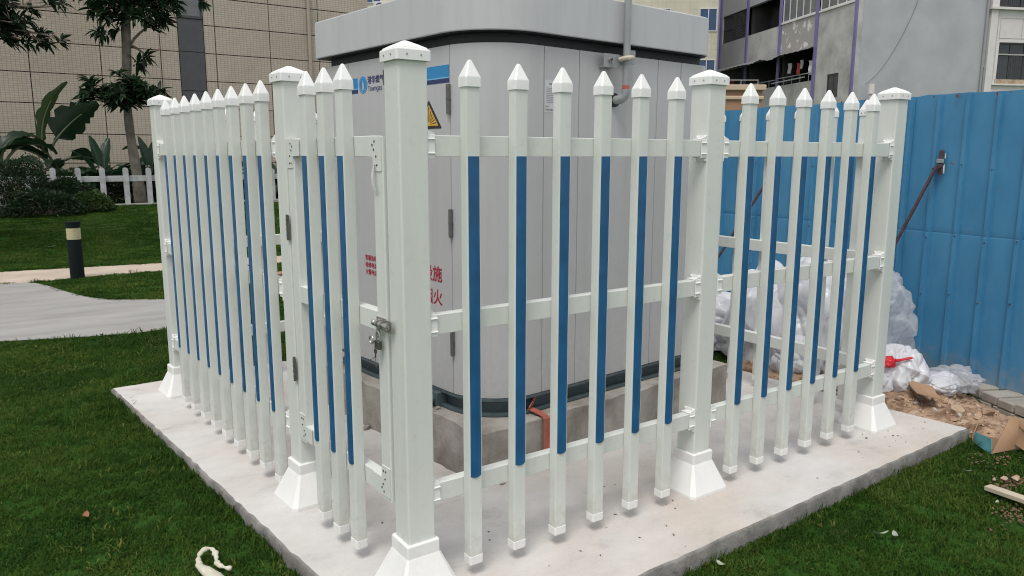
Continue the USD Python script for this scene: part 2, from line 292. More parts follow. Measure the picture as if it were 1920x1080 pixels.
MATS['hoarding_sheet'] = usdkit.material(stage, '/World/Looks/hoarding_sheet', {
    'geo': ('geometry', {}), 'mp': ('mapping', {'scale': (1.0, 1.0, 0.35)}), 'n': ('noise_texture', {'scale': 3.0, 'detail': 6.0, 'roughness': 0.6}), 'n2': ('noise_texture', {'scale': 16.0, 'detail': 4.0}), 'nb': ('noise_texture', {'scale': 2.2, 'detail': 2.0}),
    'r': ('rgb_ramp', {'ramp': [(0.3, (0.036, 0.175, 0.335)), (0.7, (0.068, 0.245, 0.415))]}), 'r2': ('rgb_ramp', {'ramp': [(0.70, (1, 1, 1)), (0.80, (0.45, 0.42, 0.40))]}), 'mu': ('mix_color', {'blend_type': 'multiply', 'fac': 1.0}),
    'b': ('bump', {'strength': 0.25, 'distance': 0.05}), 'p': ('principled_bsdf', {'roughness': 0.42}),
    'sx': ('separate_xyz', {}), 'zr': ('map_range', {'from_min': 0.22, 'from_max': -0.05, 'to_min': 0.0, 'to_max': 0.5, 'clamp': True}), 'ad': ('math', {'math_type': 'add'}), 'dr': ('rgb_ramp', {'ramp': [(0.62, (0, 0, 0)), (1.0, (0.4, 0.4, 0.4))]}), 'm1': ('mix_color', {'b': (0.30, 0.24, 0.18)})},
    [('geo.position', 'sx.vector'), ('sx.z', 'zr.value'), ('zr.result', 'ad.value1'), ('n2.fac', 'ad.value2'), ('ad.value', 'dr.fac'), ('dr.color', 'm1.fac'), ('mu.result', 'm1.a'), ('m1.result', 'p.base_color'), ('geo.position', 'mp.vector'), ('mp.vector', 'n.vector'), ('geo.position', 'n2.vector'), ('geo.position', 'nb.vector'), ('n.fac', 'r.fac'), ('n2.fac', 'r2.fac'), ('r.color', 'mu.a'), ('r2.color', 'mu.b'), ('nb.fac', 'b.height'), ('b.normal', 'p.normal')], surface='p.BSDF')
def film(name, col, clear, bump):
    MATS[name] = usdkit.material(stage, '/World/Looks/' + name, {
        'geo': ('geometry', {}), 'n': ('noise_texture', {'scale': 6.0, 'detail': 3.0, 'distortion': 1.4}), 'b': ('bump', {'strength': bump, 'distance': 0.04}),
        'p': ('principled_bsdf', {'base_color': col, 'roughness': 0.25}), 'tr': ('translucent_bsdf', {'color': col}), 'tp': ('transparent_bsdf', {'color': (0.96, 0.96, 0.97)}),
        'm1': ('mix_closure', {'fac': 0.3}), 'm2': ('mix_closure', {'fac': clear})},
        [('geo.position', 'n.vector'), ('n.fac', 'b.height'), ('b.normal', 'p.normal'), ('p.BSDF', 'm1.closure1'), ('tr.BSDF', 'm1.closure2'), ('m1.closure', 'm2.closure1'), ('tp.BSDF', 'm2.closure2')], surface='m2.closure')
film('film_white', (0.80, 0.80, 0.83), 0.06, 0.22)
film('film_clear', (0.66, 0.67, 0.69), 0.55, 0.4)

# ------------------------------------------------------------------ ground
LAWN_Z = -0.085
def sstep(a, b, x):
    t = np.clip((np.asarray(x, float) - a) / (b - a), 0, 1); return t * t * (3 - 2 * t)
def lawn_z(x, y):
    x, y = np.asarray(x, float), np.asarray(y, float)
    bank = 0.53 * sstep(10.9, 17.4, y) * sstep(9.0, 4.0, x) 
    n = meshkit.noise(np.stack([x * 0.9, y * 0.9, 0 * x], -1), 3) - 0.5
    flat = 1 - sstep(4.6, 5.2, y) * sstep(11.4, 10.8, y)
    edge = sstep(0.0, 0.5, np.maximum(np.maximum(-0.75 - x, x - 3.6), np.maximum(-0.6 - y, y - 3.5)))
    lift = 0.045 * sstep(-0.15, -0.55, x) * sstep(4.4, 3.0, y) * sstep(-1.6, -0.4, y)
    dip = -0.10 * np.exp(-(((x - 4.33) / 0.30) ** 2 + ((y + 0.25) / 0.55) ** 2))
    return LAWN_Z + bank + lift + dip + n * 0.025 * flat * edge
xs = np.unique(np.r_[np.linspace(-70, -8, 22), np.linspace(-8, 10, 110), np.linspace(10, 90, 28)])
ys = np.unique(np.r_[np.linspace(-40, -4, 16), np.linspace(-4, 23, 160), np.linspace(23, 110, 28)])
X, Y = np.meshgrid(xs, ys); Z = lawn_z(X, Y); ny, nx = X.shape; idx = np.arange(nx * ny).reshape(ny, nx)
a, b, c, d = idx[:-1, :-1].ravel(), idx[:-1, 1:].ravel(), idx[1:, 1:].ravel(), idx[1:, :-1].ravel()
ground = trimesh.Trimesh(np.stack([X.ravel(), Y.ravel(), Z.ravel()], 1), np.vstack([np.stack([a, b, c], 1), np.stack([a, c, d], 1)]), process=False)
obj('lawn', ground, 'lawn', smooth=True, kind='structure')

def wavy(pts, amp, seed, step=0.12, closed=True):
    r = np.random.default_rng(seed); pts = np.array(pts, float); out = []
    for p, q in zip(pts, np.roll(pts, -1, 0) if closed else pts[1:]):
        n = max(1, int(np.linalg.norm(q - p) / step))
        for k in range(n): out.append(p + (q - p) * k / n + r.normal(0, amp, 2) * (k > 0))
    return Polygon(out)
SLAB_PTS = [(-0.215, -0.47), (3.455, -0.385), (3.40, 0.15), (3.33, 1.6), (3.27, 3.42), (-0.585, 3.335)]
SLAB = wavy(SLAB_PTS, 0.0028, 5, 0.05)
slab = thing('concrete_slab', 'pale cement slab with rough cut edges carrying the white fence and the gas cabinet', 'concrete slab')
top_poly = SLAB.buffer(-0.012)
tv = sheet(top_poly, 0.0)
ring0 = np.array(SLAB.exterior.coords[:-1]); 
# chamfered top rim + side wall, with chips
nS = len(ring0); chips = 0.5 * meshkit.fbm(np.c_[ring0 * 2.3, np.zeros(nS)], 2, 4) + 0.5 * meshkit.noise(np.c_[ring0 * 31, np.zeros(nS)], 9)
tr_ = np.array([np.array(top_poly.exterior.interpolate(top_poly.exterior.project(Point(p))).coords[0]) for p in ring0])
obj('slab_top', tv, 'slab_top', slab, smooth=False)
side_v = np.vstack([np.c_[tr_, np.zeros(nS)], np.c_[ring0, -0.003 - 0.010 * chips], np.c_[ring0 + (chips[:, None] - 0.5) * 0.012, np.full(nS, -0.05)], np.c_[ring0, np.full(nS, -0.2)]])
sf = []
for k in range(3):
    for i in range(nS):
        j = (i + 1) % nS; A, B = k * nS + i, k * nS + j; sf += [[A, A + nS, B + nS], [A, B + nS, B]]
sm = trimesh.Trimesh(side_v, sf, process=False)
if (sm.face_normals[: , :2] * (sm.triangles_center[:, :2] - [1.5, 1.5])).sum(1).mean() < 0: sm.invert()
obj('slab_edge', sm, 'rough_cement', slab, smooth=50)
bits = []
for k in range(60):
    p = (rng.uniform(-0.3, 3.3), rng.uniform(-0.42, 0.5)) if k < 12 else (rng.normal(0.95, 0.28), rng.normal(-0.02, 0.12)) if k < 32 else (rng.normal(2.95, 0.22), rng.normal(-0.2, 0.08)) if k < 48 else (rng.normal(0.1, 0.15), rng.normal(0.75, 0.35))
    if not SLAB.buffer(-0.03).contains(Point(p)): continue
    s = rng.uniform(0.002, 0.0055); q = rng.normal(0, 1, (7, 3)) * s * [1, 1, 0.4]; q[:, 2] -= q[:, 2].min(); bits.append(move(hull(q), p[0], p[1], 0.0005))
obj('crumb', cat_(bits), 'soil_dark', slab, kind='stuff', smooth=False)

# paved path and concrete pad, inlaid in the lawn
PAVE_TOP = [(-9, 11.2), (-5, 11.0), (-1.07, 10.68), (1.07, 10.36), (4, 10.1), (9, 10.2)]
PAVE_BOT = [(9, 9.2), (4, 9.15), (1.07, 9.52), (0.0, 9.5), (-0.75, 9.38), (-1.1, 9.42), (-5, 9.9), (-9, 10.1)]
PATH = Polygon(PAVE_TOP + PAVE_BOT)
obj('footpath', sheet(PATH, LAWN_Z + 0.004), 'paving', kind='structure')
PAD = Polygon(spline([(-9, 9.7), (-4.0, 9.5), (-1.2, 9.40)], 12).tolist() + [(-0.75, 9.36)] + spline([(-0.74, 9.33), (-0.55, 8.75), (-0.265, 7.76), (0.05, 7.32), (0.46, 7.1), (0.72, 6.6), (0.6, 5.75), (0.17, 5.43), (-0.5, 5.5), (-1.18, 5.73), (-3, 5.95), (-9, 5.9)], 60).tolist())
PAD = PAD.buffer(0)
obj('concrete_pad', sheet(PAD, LAWN_Z + 0.008), 'pad_concrete', kind='structure')

# ------------------------------------------------------------------ white fence round the cabinet
PW = 0.0545
ANG = 0.0666
rl = lambda s: (-math.sin(ANG) * s, math.cos(ANG) * s)
POST_A, POST_B, POST_C = (0.0, 0.0), (1.505, 0.0), (3.02, 0.0)
POST_D, POST_E = rl(0.941), rl(2.988)
POST_F, POST_G, POST_H = (3.02, 3.0), (3.02, 1.43), (1.43, 2.99)
prof = sbox(-PW, -PW, PW, PW).buffer(-0.008).buffer(0.008, quad_segs=3)
post_body = extr(prof, 0.0, 1.89)
def sq(h, z): return [(-h, -h, z), (h, -h, z), (h, h, z), (-h, h, z)]
def loft(levels):
    """square rings (half size, z, corner cut) skinned top to bottom"""
    V, F = [], []
    for h, z, c in levels:
        V += [(-h + c, -h, z), (h - c, -h, z), (h, -h + c, z), (h, h - c, z), (h - c, h, z), (-h + c, h, z), (-h, h - c, z), (-h, -h + c, z)]
    n = 8
    for k in range(len(levels) - 1):
        for i in range(n):
            j = (i + 1) % n; A, B = k * n + i, k * n + j; F += [[A, B, B + n], [A, B + n, A + n]]
    t0, t1 = len(V), len(V) + 1; V += [(0, 0, levels[0][1]), (0, 0, levels[-1][1])]
    for i in range(n):
        j = (i + 1) % n; F += [[t0, j, i], [t1, (len(levels) - 1) * n + i, (len(levels) - 1) * n + j]]
    m = trimesh.Trimesh(V, F, process=False); m.fix_normals(); return m
post_cap = loft([(0.0645, 1.882, 0.006), (0.0645, 1.914, 0.006), (0.0625, 1.918, 0.006), (0.0585, 1.919, 0.006), (0.0565, 1.924, 0.006), (0.036, 1.935, 0.004), (0.006, 1.949, 0.001)])
foot = loft([(0.125, 0.0, 0.02), (0.125, 0.014, 0.02), (0.122, 0.02, 0.02), (0.071, 0.135, 0.008), (0.067, 0.142, 0.006), (0.067, 0.182, 0.006), (0.0665, 0.187, 0.006), (0.064, 0.19, 0.006), (0.0572, 0.19, 0.006)])
screw = lambda p, ax, r=0.0034, h=0.0022: cyl(np.array(p), np.array(p) + np.array(ax) * h, r, r * 0.8, 8)
cap_screws = cat_([screw(p, ax) for p, ax in (((-0.026, -0.0645, 1.9), (0, -1, 0)), ((0.026, -0.0645, 1.9), (0, -1, 0)), ((-0.0645, -0.026, 1.9), (-1, 0, 0)), ((-0.0645, 0.026, 1.9), (-1, 0, 0)), ((0.0645, 0.02, 1.9), (1, 0, 0)), ((0.02, 0.0645, 1.9), (0, 1, 0)))])
def post(P, rz, label):
    t = thing('fence_post', label, 'fence post', (P[0], P[1], 0.0005), rz, 'white posts of the cabinet fence')
    obj('shaft', post_body, 'white_pvc', t)
    c = obj('post_cap', post_cap, 'white_cap', t, smooth=25); obj('cap_screw', cap_screws, 'screw_metal', c)
    obj('base_cover', foot, 'white_cap', t, smooth=25)
post((0.008, -0.006), 0, 'nearest and biggest white fence post, at the front corner beside the gate latch')
post(POST_B, 0, 'white fence post in the middle of the long front fence, right of the cabinet corner')
post(POST_C, 0, 'white fence post at the right end, in front of the blue hoarding')
post(POST_D, ANG, 'white fence post carrying the gate hinges')
post(POST_E, ANG, 'white fence post farthest left, beside the lawn and concrete pad')
post(POST_F, 0, 'white fence post at the far back corner behind the gas cabinet')
post(POST_G, 0, 'white fence post halfway along the hoarding side, behind the cabinet')
post(POST_H, 0, 'white fence post in the middle of the back fence behind the cabinet')

RAILS = (0.357, 0.987, 1.608); RH = 0.036
pk_prof = sbox(-0.028, -0.0225, 0.028, 0.0225).buffer(-0.006).buffer(0.006, quad_segs=2)
picket_m = extr(pk_prof, 0.06, 1.83)
def loft2(levels, sx=1.0, sy=0.8):
    m = loft(levels); m.apply_scale([sx, sy, 1]); return m
pk_cap = loft2([(0.0315, 1.807, 0.005), (0.0315, 1.838, 0.005), (0.030, 1.843, 0.006), (0.0075, 1.893, 0.003), (0.004, 1.897, 0.002)], 1.0, 0.86)
pk_foot = loft2([(0.0285, 0.051, 0.005), (0.0295, 0.056, 0.005), (0.0295, 0.084, 0.005), (0.027, 0.085, 0.005)], 1.0, 0.82)
# slightly domed blue inlay with rounded lower end
def strip_mesh():
    w, z0, z1 = 0.0225, 0.405, 1.574; V = []
    us = np.linspace(-1, 1, 7)
    for z in (z0, z1):
        for u in us: V.append((u * w, -0.0225 - 0.0035 * (1 - u * u) - 0.0006, z + (0.008 * u * u * 0 - 0.006 * (1 - u * u) if z == z0 else 0)))
    n = 7; F = []
    for i in range(n - 1): F += [[i, i + 1, n + i + 1], [i, n + i + 1, n + i]]
    for z0_, o in ((z0, 0), (z1, n)):
        V += [(w, -0.0215, z0_), (-w, -0.0215, z0_)]
    b0 = 2 * n
    F += [[n - 1, b0, b0 + 2], [n - 1, b0 + 2, 2 * n - 1], [0, b0 + 3, b0 + 1], [0, n, b0 + 3]]
    for i in range(n - 1): F += [[b0 if i >= 3 else b0 + 1, i + 1, i]]
    for i in range(n - 1): F += [[n + i, n + i + 1, (b0 + 2) if i >= 3 else b0 + 3]]
    F += [[b0, b0 + 1, 3], [b0 + 3, b0 + 2, n + 3]]
    return trimesh.Trimesh(V, F, process=False)
blue_m = strip_mesh()
def bracket_mesh(zc, side):
    """socket that holds a rail end against the post: flange, U shaped cup with ridges, bolts; side +1 opens towards +x"""
    f = side; P = []
    def B(x0, x1, *r, b=0.0015): P.append(cbx(min(x0 * f, x1 * f), max(x0 * f, x1 * f), *r, b))
    y0, y1 = -0.052, -0.002
    B(0.0005, 0.005, y0 - 0.002, y1 + 0.012, zc - 0.056, zc + 0.056)
    B(0.004, 0.036, y0, y1 + 0.004, zc + RH + 0.001, zc + RH + 0.006); B(0.004, 0.036, y0, y1 + 0.004, zc - RH - 0.006, zc - RH - 0.001)
    B(0.004, 0.036, y0 - 0.001, y0 + 0.003, zc - RH - 0.004, zc + RH + 0.004)
    for dz in (0.024, -0.024): B(0.004, 0.036, y0 - 0.006, y0, zc + dz - 0.0025, zc + dz + 0.0025)
    P.append(hull([(0.004 * f, y0, zc + RH + 0.006), (0.036 * f, y0, zc + RH + 0.006), (0.004 * f, y0 + 0.005, zc + RH + 0.006), (0.036 * f, y0 + 0.005, zc + RH + 0.006), (0.004 * f, y0, zc + 0.055), (0.004 * f, y0 + 0.005, zc + 0.055)]))
    for yy in (y0 + 0.008, y1 + 0.004):
        for dz in (0.050, -0.050): P.append(cyl((0.004 * f, yy, zc + dz), (0.010 * f, yy, zc + dz), 0.006, 0.004, 8))
    return cat_(P)
def panel(P0, P1, xs_, label, brackets=True, blue=True):
    d = np.array(P1) - np.array(P0); L = float(np.linalg.norm(d)); rz = math.atan2(d[1], d[0])
    t = thing('picket_fence_panel', label, 'fence panel', (P0[0], P0[1], 0), rz, 'white picket panels round the gas cabinet')
    for zc in RAILS:
        obj('rail', cbx(PW + 0.0055, L - PW - 0.0055, -0.0475, -0.006, zc - RH, zc + RH, 0.002), 'white_pvc', t)
        obj('bracket', bracket_mesh(zc, 1), 'white_cap', t, at=(PW, 0, 0)); obj('bracket', bracket_mesh(zc, -1), 'white_cap', t, at=(L - PW, 0, 0))
    for x in xs_:
        picket(t, x)
    return t
pk_screws = cat_([screw((x, 0.0272, 1.822), (0, 1, 0), 0.0032) for x in (-0.011, 0.011)])
def picket(t, x):
    lean = random.gauss(0, 0.0022)
    p = obj('picket', rot(picket_m, lean, (0, 1, 0), (0, 0, 1)), 'white_pvc', t, at=(x, -0.0705, 0))
    obj('blue_strip', rot(blue_m, lean, (0, 1, 0), (0, 0, 1)), 'blue_strip', p)
    c = obj('picket_cap', rot(pk_cap, lean, (0, 1, 0), (0, 0, 1)), 'white_cap', p, smooth=25); obj('foot_cap', rot(pk_foot, lean, (0, 1, 0), (0, 0, 1)), 'white_cap', p, smooth=25)
    obj('cap_screw', pk_screws, 'screw_metal', p)
panel(POST_A, POST_B, [0.219 + 0.2022 * k for k in range(6)], 'near front picket panel of six pickets in front of the cabinet')
panel(POST_B, POST_C, [0.196 + 0.2002 * k for k in range(6)], 'right hand front picket panel, ending at the blue hoarding')
panel(POST_C, POST_G, [0.20 + 0.215 * k for k in range(6)], 'picket panel seen from inside before the pile of white bags')
panel(POST_G, POST_F, [0.20 + 0.215 * k for k in range(6)], 'picket panel along the hoarding hidden by the gas cabinet')
panel(POST_F, POST_H, [0.20 + 0.20 * k for k in range(7)], 'picket panel at the back right behind the gas cabinet')
panel(POST_H, POST_E, [0.20 + 0.20 * k for k in range(7)], 'picket panel at the back left seen through the left pickets')
L_DE = 2.988 - 0.941
panel(POST_E, POST_D, [L_DE - (0.142 + 0.19 * k) for k in range(9)][::-1], 'left picket panel of nine pickets facing the lawn')

# gate between hinge post D and corner post A
d = np.array(POST_A) - np.array(POST_D); LG = float(np.linalg.norm(d)); GZ = math.atan2(d[1], d[0])
gate = thing('picket_gate', 'white picket gate with three blue striped pickets left of the nearest post', 'gate', (POST_D[0], POST_D[1], 0), GZ)
S0, S1 = (PW + 0.004, PW + 0.072), (LG - PW - 0.076, LG - PW - 0.006)
for s in (S0, S1):
    st = extr(sbox(s[0], -0.050, s[1], -0.006).buffer(-0.006).buffer(0.006), 0.31, 1.640)
    obj('stile', st, 'white_pvc', gate)
for zc in RAILS:
    obj('rail', cbx(S0[1] - 0.001 + 0.002, S1[0] - 0.001, -0.0475, -0.006, zc - RH, zc + RH, 0.002), 'white_pvc', gate)
for k in range(3): picket(gate, LG - (0.2946 + 0.1559 * k))
# triangular corner plates with screws
for (s, sg) in ((S0, 1), (S1, -1)):
    for zc, sz in ((1.608, -1), (0.357, 1)):
        xe = s[0] + 0.004 if sg > 0 else s[1] - 0.004
        pl_ = Polygon([(xe, 0.033), (xe + sg * 0.13, 0.033), (xe + sg * 0.13, -0.034), (xe + sg * 0.062, -0.036), (xe + sg * 0.058, -0.085), (xe, -0.085)])
        m = trimesh.creation.extrude_polygon(pl_.buffer(-0.003).buffer(0.003), 0.003, engine='earcut')
        m.apply_transform(trimesh.transformations.rotation_matrix(PI / 2, (1, 0, 0)));
        if sz > 0: m.apply_scale([1, 1, -1]); m.invert()
        m.apply_translation([0, -0.0502, zc])
        p = obj('corner_plate', m, 'white_pvc', gate, smooth=False)
        sc = cat_([screw((xe + sg * u, -0.0532, zc - sz * v), (0, -1, 0), 0.0042) for u, v in ((0.045, 0.016), (0.06, 0.004), (0.05, -0.012), (0.035, -0.035), (0.03, -0.065), (0.046, -0.065))])
        obj('plate_screw', sc, 'dark_steel', p, kind='stuff')
for zc in (1.27, 0.64):
    h = cat_([cyl((PW - 0.002, -0.060, zc - 0.055), (PW - 0.002, -0.060, zc + 0.055), 0.006, n=10), bx(PW - 0.012, PW + 0.014, -0.0603, -0.0575, zc - 0.05, zc + 0.05)] + [cyl((PW - 0.002, -0.060, zc + u), (PW - 0.002, -0.060, zc + u + 0.004), 0.0075, n=10) for u in (-0.035, -0.012, 0.012, 0.032)])
    obj('hinge', h, 'hinge_grey', gate)
# curl of torn protective film on the latch stile
xs0 = S1[0] + 0.01
curl = np.array([[xs0 + 0.012 + 0.012 * math.sin(u * 2.4), -0.054 - 0.014 * math.sin(u * PI), 1.545 - 0.10 * u] for u in np.linspace(0, 1, 14)])
wv = np.interp(np.linspace(0, 1, 14), [0, .3, .8, 1], [0.010, 0.014, 0.016, 0.012])
cv = np.vstack([curl - np.c_[wv, 0 * wv, 0 * wv], curl + np.c_[wv, -wv * 0.5, 0.3 * wv]])
obj('peeling_film', trimesh.Trimesh(cv, [f for i in range(13) for f in ([i, i + 1, 15 + i], [i, 15 + i, 14 + i])], process=False), 'film_white', gate, smooth=True)
# slide bolt across the gap to post A
zb = 0.985; xb = S1[0] + 0.004
boltp = obj('latch_plate', cbx(xb, xb + 0.062, -0.0555, -0.0502, zb - 0.022, zb + 0.022, 0.001), 'steel', gate)
obj('latch_bolt', cat_([cyl((xb + 0.002, -0.066, zb), (LG - PW + 0.042, -0.066, zb), 0.0075, n=12), trimesh.creation.icosphere(2, 0.011).apply_translation([xb, -0.066, zb])]), 'steel', boltp)
obj('latch_loop', cat_([cyl((xb + u, -0.066, zb), (xb + u + 0.014, -0.066, zb), 0.0125, n=12) for u in (0.018, 0.045)] + [bx(xb + 0.028, xb + 0.036, -0.072, -0.060, zb - 0.05, zb - 0.008)]), 'steel', boltp)
obj('latch_keeper', cat_([cbx(LG - PW + 0.004, LG - PW + 0.05, -0.0645, -0.0595, zb - 0.022, zb + 0.022, 0.001), cyl((LG - PW + 0.014, -0.067, zb), (LG - PW + 0.036, -0.067, zb), 0.013, n=12)]), 'steel', gate)
gl = lambda x, y, z: (POST_D[0] + math.cos(GZ) * x - math.sin(GZ) * y, POST_D[1] + math.sin(GZ) * x + math.cos(GZ) * y, z)
lock = thing('padlock', 'small steel padlock with keys hanging from the gate latch', 'padlock', gl(xb + 0.034, -0.070, zb - 0.03), GZ)
obj('shackle', tube([(-0.011, 0, -0.03), (-0.011, 0, -0.008), (-0.007, 0, 0.002), (0, 0, 0.005), (0.007, 0, 0.002), (0.011, 0, -0.008), (0.011, 0, -0.03)], 0.0032, 8), 'steel', lock)
obj('lock_body', cbx(-0.016, 0.016, -0.008, 0.008, -0.062, -0.03, 0.003), 'dark_steel', lock)
tor = trimesh.creation.torus(0.0135, 0.0035, major_sections=20, minor_sections=8)
obj('key_ring', move(rot(tor, PI / 2, (1, 0, 0)), -0.026, -0.012, -0.03), 'steel', lock)
obj('key', cat_([cbx(-0.004, 0.004, -0.0125, -0.0105, -0.092, -0.062, 0.0005), cyl((0, -0.0135, -0.067), (0, -0.0095, -0.067), 0.009, n=14)]), 'dark_steel', lock)
obj('wire', cat_([tube(spline([(-0.002, -0.012, -0.085), (-0.02, -0.015, -0.10), (-0.045, -0.014, -0.108), (-0.052, -0.016, -0.112)], 10), 0.0012, 5), tube(spline([(0.002, -0.012, -0.088), (0.006, -0.016, -0.108), (0.016, -0.018, -0.122)], 8), 0.0012, 5)]), 'dark_steel', lock)

# ------------------------------------------------------------------ gas pressure cabinet on its plinth
CT = 0.094; CO = (0.657, 0.55)
plinth_poly = wavy([(0, 0), (1.99, 0), (1.99, 1.86), (0, 1.86)], 0.004, 8, 0.06)
pm = extr(plinth_poly, 0.0, 0.262); pm = pm.subdivide().subdivide()
v = pm.vertices.copy(); cen = np.array([1.0, 1.0, 0.13]); nn = meshkit.fbm(v * 6, 4, 2)[:, None] - 0.5
edge_top = (v[:, 2] > 0.24)[:, None]
corner = np.exp(-((v[:, 0]) ** 2 + (v[:, 1]) ** 2) / 0.004 - ((v[:, 2] - 0.25) / 0.06) ** 2)[:, None]
v = v + nn * np.array([0.018, 0.018, 0.018]) * (v[:, 2:3] > 0.005) + corner * np.array([0.035, 0.035, -0.02]); pm.vertices = v
plinth = obj('concrete_plinth', pm, 'concrete_plinth', None, at=(CO[0], CO[1], 0.001), rz=CT, smooth=50)
tag(plinth, 'rough concrete plinth under the grey gas cabinet, chipped at its corner', 'plinth')

mort = thing('mortar_rubble', 'lumps of mortar and a stone at the foot of the plinth and by its lifting lug', 'rubble', (CO[0], CO[1], 0), CT)
for k, (x_, y_, z_, s_) in enumerate(((0.03, 0.50, 0.27, 0.022), (0.06, 0.46, 0.268, 0.016), (0.05, 0.56, 0.27, 0.02), (0.02, 0.44, 0.265, 0.012), (-0.03, 1.06, 0.012, 0.022), (0.10, -0.03, 0.008, 0.014), (0.30, -0.02, 0.008, 0.012), (0.55, -0.025, 0.008, 0.010))):
    r_ = np.random.default_rng(k + 60); q_ = r_.normal(0, 1, (14, 3)); q_ /= np.linalg.norm(q_, axis=1, keepdims=True)
    obj('lump', hull(q_ * s_ * [1.2, 1, 0.7]), 'concrete_plinth', mort, at=(x_, y_, z_), smooth=False)
cab = thing('gas_cabinet', 'grey gas regulator cabinet with rounded corners inside the white fence', 'gas cabinet', (CO[0], CO[1], 0.266), CT)
CZ = -0.266
def rr4(x0, y0, x1, y1, rn, rr_, rb, rl_, n=14):
    """rounded rectangle with its own radius at the near, right, back and left corner"""
    p = []
    for (cx, cy, r, a0) in ((x0 + rn, y0 + rn, rn, 180), (x1 - rr_, y0 + rr_, rr_, 270), (x1 - rb, y1 - rb, rb, 0), (x0 + rl_, y1 - rl_, rl_, 90)):
        for k in range(n + 1):
            a = math.radians(a0 + 90 * k / n); p.append((cx + r * math.cos(a), cy + r * math.sin(a)))
    return Polygon(p)
bo = lambda off, r: rr4(0.1 + off, 0.1 + off, 1.825 - off, 1.715 - off, 0.30 - off, 0.10 - off, 0.15 - off, 0.09 - off)
Z0, Z1 = 0.362, 2.098
obj('inner_shell', extr(bo(0.022, 0.3), Z0 + CZ + 0.004, Z1 + CZ - 0.004), 'dark_seal_and_shade', cab)
skin = bo(0, 0.3).difference(bo(0.02, 0.3))
def pan(region, name='door_panel'):
    g = skin.intersection(region)
    if g.geom_type != 'Polygon': g = max(g.geoms, key=lambda q: q.area)
    obj(name, extr(g, Z0 + CZ, Z1 + CZ), 'cabinet_grey', cab, smooth=40)
G = 0.0022; lo_ = -1; hi_ = 3
fx = [0.469, 0.71, 1.326, 1.53]; ly = [0.371, 0.965, 1.367]
near = sbox(lo_, lo_, 1.0, 1.0)
pan(sbox(lo_, lo_, fx[0] - G, ly[0] - G), 'corner_panel')
for x0, x1 in zip(fx[:-1], fx[1:]): pan(sbox(x0 + G, lo_, x1 - G, 0.14))
pan(sbox(fx[3] + G, lo_, hi_, 0.6), 'corner_panel')
for y0, y1 in zip(ly[:-1], ly[1:]): pan(sbox(lo_, y0 + G, 0.14, y1 - G))
pan(sbox(lo_, ly[2] + G, 0.6, hi_), 'corner_panel')
pan(sbox(1.78, 0.6 + G, hi_, 1.2 - G)); pan(sbox(1.2 + G, 1.2 + G, hi_, hi_), 'corner_panel'); pan(sbox(0.6 + G, 1.65, 1.2 - G, hi_))
# roof with rounded rim
def ro(off): return rr4(0.06 + off, 0.06 + off, 1.80 - off, 1.725 - off, 0.34 - off, 0.12 - off, 0.10 - off, 0.035 - off)
def loftpoly(levels):
    V, F = [], []; n = None
    for off, z in levels:
        p = np.array(ro(off).exterior.coords[:-1]); n = len(p); V.append(np.c_[p, np.full(n, z)])
    for k in range(len(levels) - 1):
        for i in range(n):
            j = (i + 1) % n; A, B = k * n + i, k * n + j; F += [[A, B, B + n], [A, B + n, A + n]]
    V = np.vstack(V + [np.array([[1.0, 1.0, levels[0][1]], [1.0, 1.0, levels[-1][1] + 0.03]])]); a_, b_ = len(V) - 2, len(V) - 1
    for i in range(n):
        j = (i + 1) % n; F += [[a_, j, i], [b_, (len(levels) - 1) * n + i, (len(levels) - 1) * n + j]]
    m = trimesh.Trimesh(V, F, process=False); m.fix_normals(); return m
rf = obj('roof', loftpoly([(0.03, 2.1505 + CZ), (0.004, 2.1505 + CZ), (0.0, 2.1545 + CZ), (0.0, 2.352 + CZ), (0.003, 2.358 + CZ), (0.010, 2.362 + CZ)]), 'cabinet_roof', cab, smooth=28)
obj('roof_underside', extr(ro(0.012), 2.146 + CZ, 2.1500 + CZ), 'dark_seal_and_shade', rf)  # added plate: shade below the overhang put into a near-black colour
obj('roof_gasket', extr(bo(0.03, 0.3), Z1 + CZ - 0.003, 2.1455 + CZ), 'dark_seal_and_shade', cab)
# skid: channel frame
sk = lambda off: rr4(0.095 + off, 0.095 + off, 1.83 - off, 1.705 - off, 0.30 - off, 0.10 - off, 0.14 - off, 0.16 - off, 12)
skd = obj('skid_frame', extr(sk(0.045), CZ + 0.264, CZ + 0.352), 'skid_blue_grey', cab)
obj('skid_flange', extr(sk(0.0), CZ + 0.267, CZ + 0.279), 'skid_blue_grey', skd); obj('skid_flange', extr(sk(0.0), CZ + 0.346, CZ + 0.358), 'skid_blue_grey', skd)
obj('lifting_lug', cat_([cbx(0.066, 0.14, 0.475, 0.56, CZ + 0.268, CZ + 0.345, 0.003), cyl((0.04, 0.52, CZ + 0.307), (0.14, 0.52, CZ + 0.307), 0.030, n=18), cyl((0.028, 0.52, CZ + 0.307), (0.045, 0.52, CZ + 0.307), 0.036, n=18)]), 'skid_blue_grey', cab)
# hinges
for y, z in ((0.373, 1.845), (0.366, 1.243), (0.363, 0.635), (1.369, 1.83), (1.369, 1.25), (1.369, 0.65)):
    obj('hinge', cat_([cyl((0.092, y, z + CZ - 0.07), (0.092, y, z + CZ + 0.07), 0.0105, n=10), cbx(0.094, 0.0995, y - 0.004, y + 0.024, z + CZ - 0.068, z + CZ + 0.068, 0.001), cyl((0.092, y, z + CZ - 0.002), (0.092, y, z + CZ + 0.004), 0.0125, n=10)]), 'hinge_grey', cab)
obj('door_handle', cbx(0.088, 0.0995, 0.955, 0.975, 1.95 + CZ, 2.03 + CZ, 0.003), 'hinge_grey', cab)
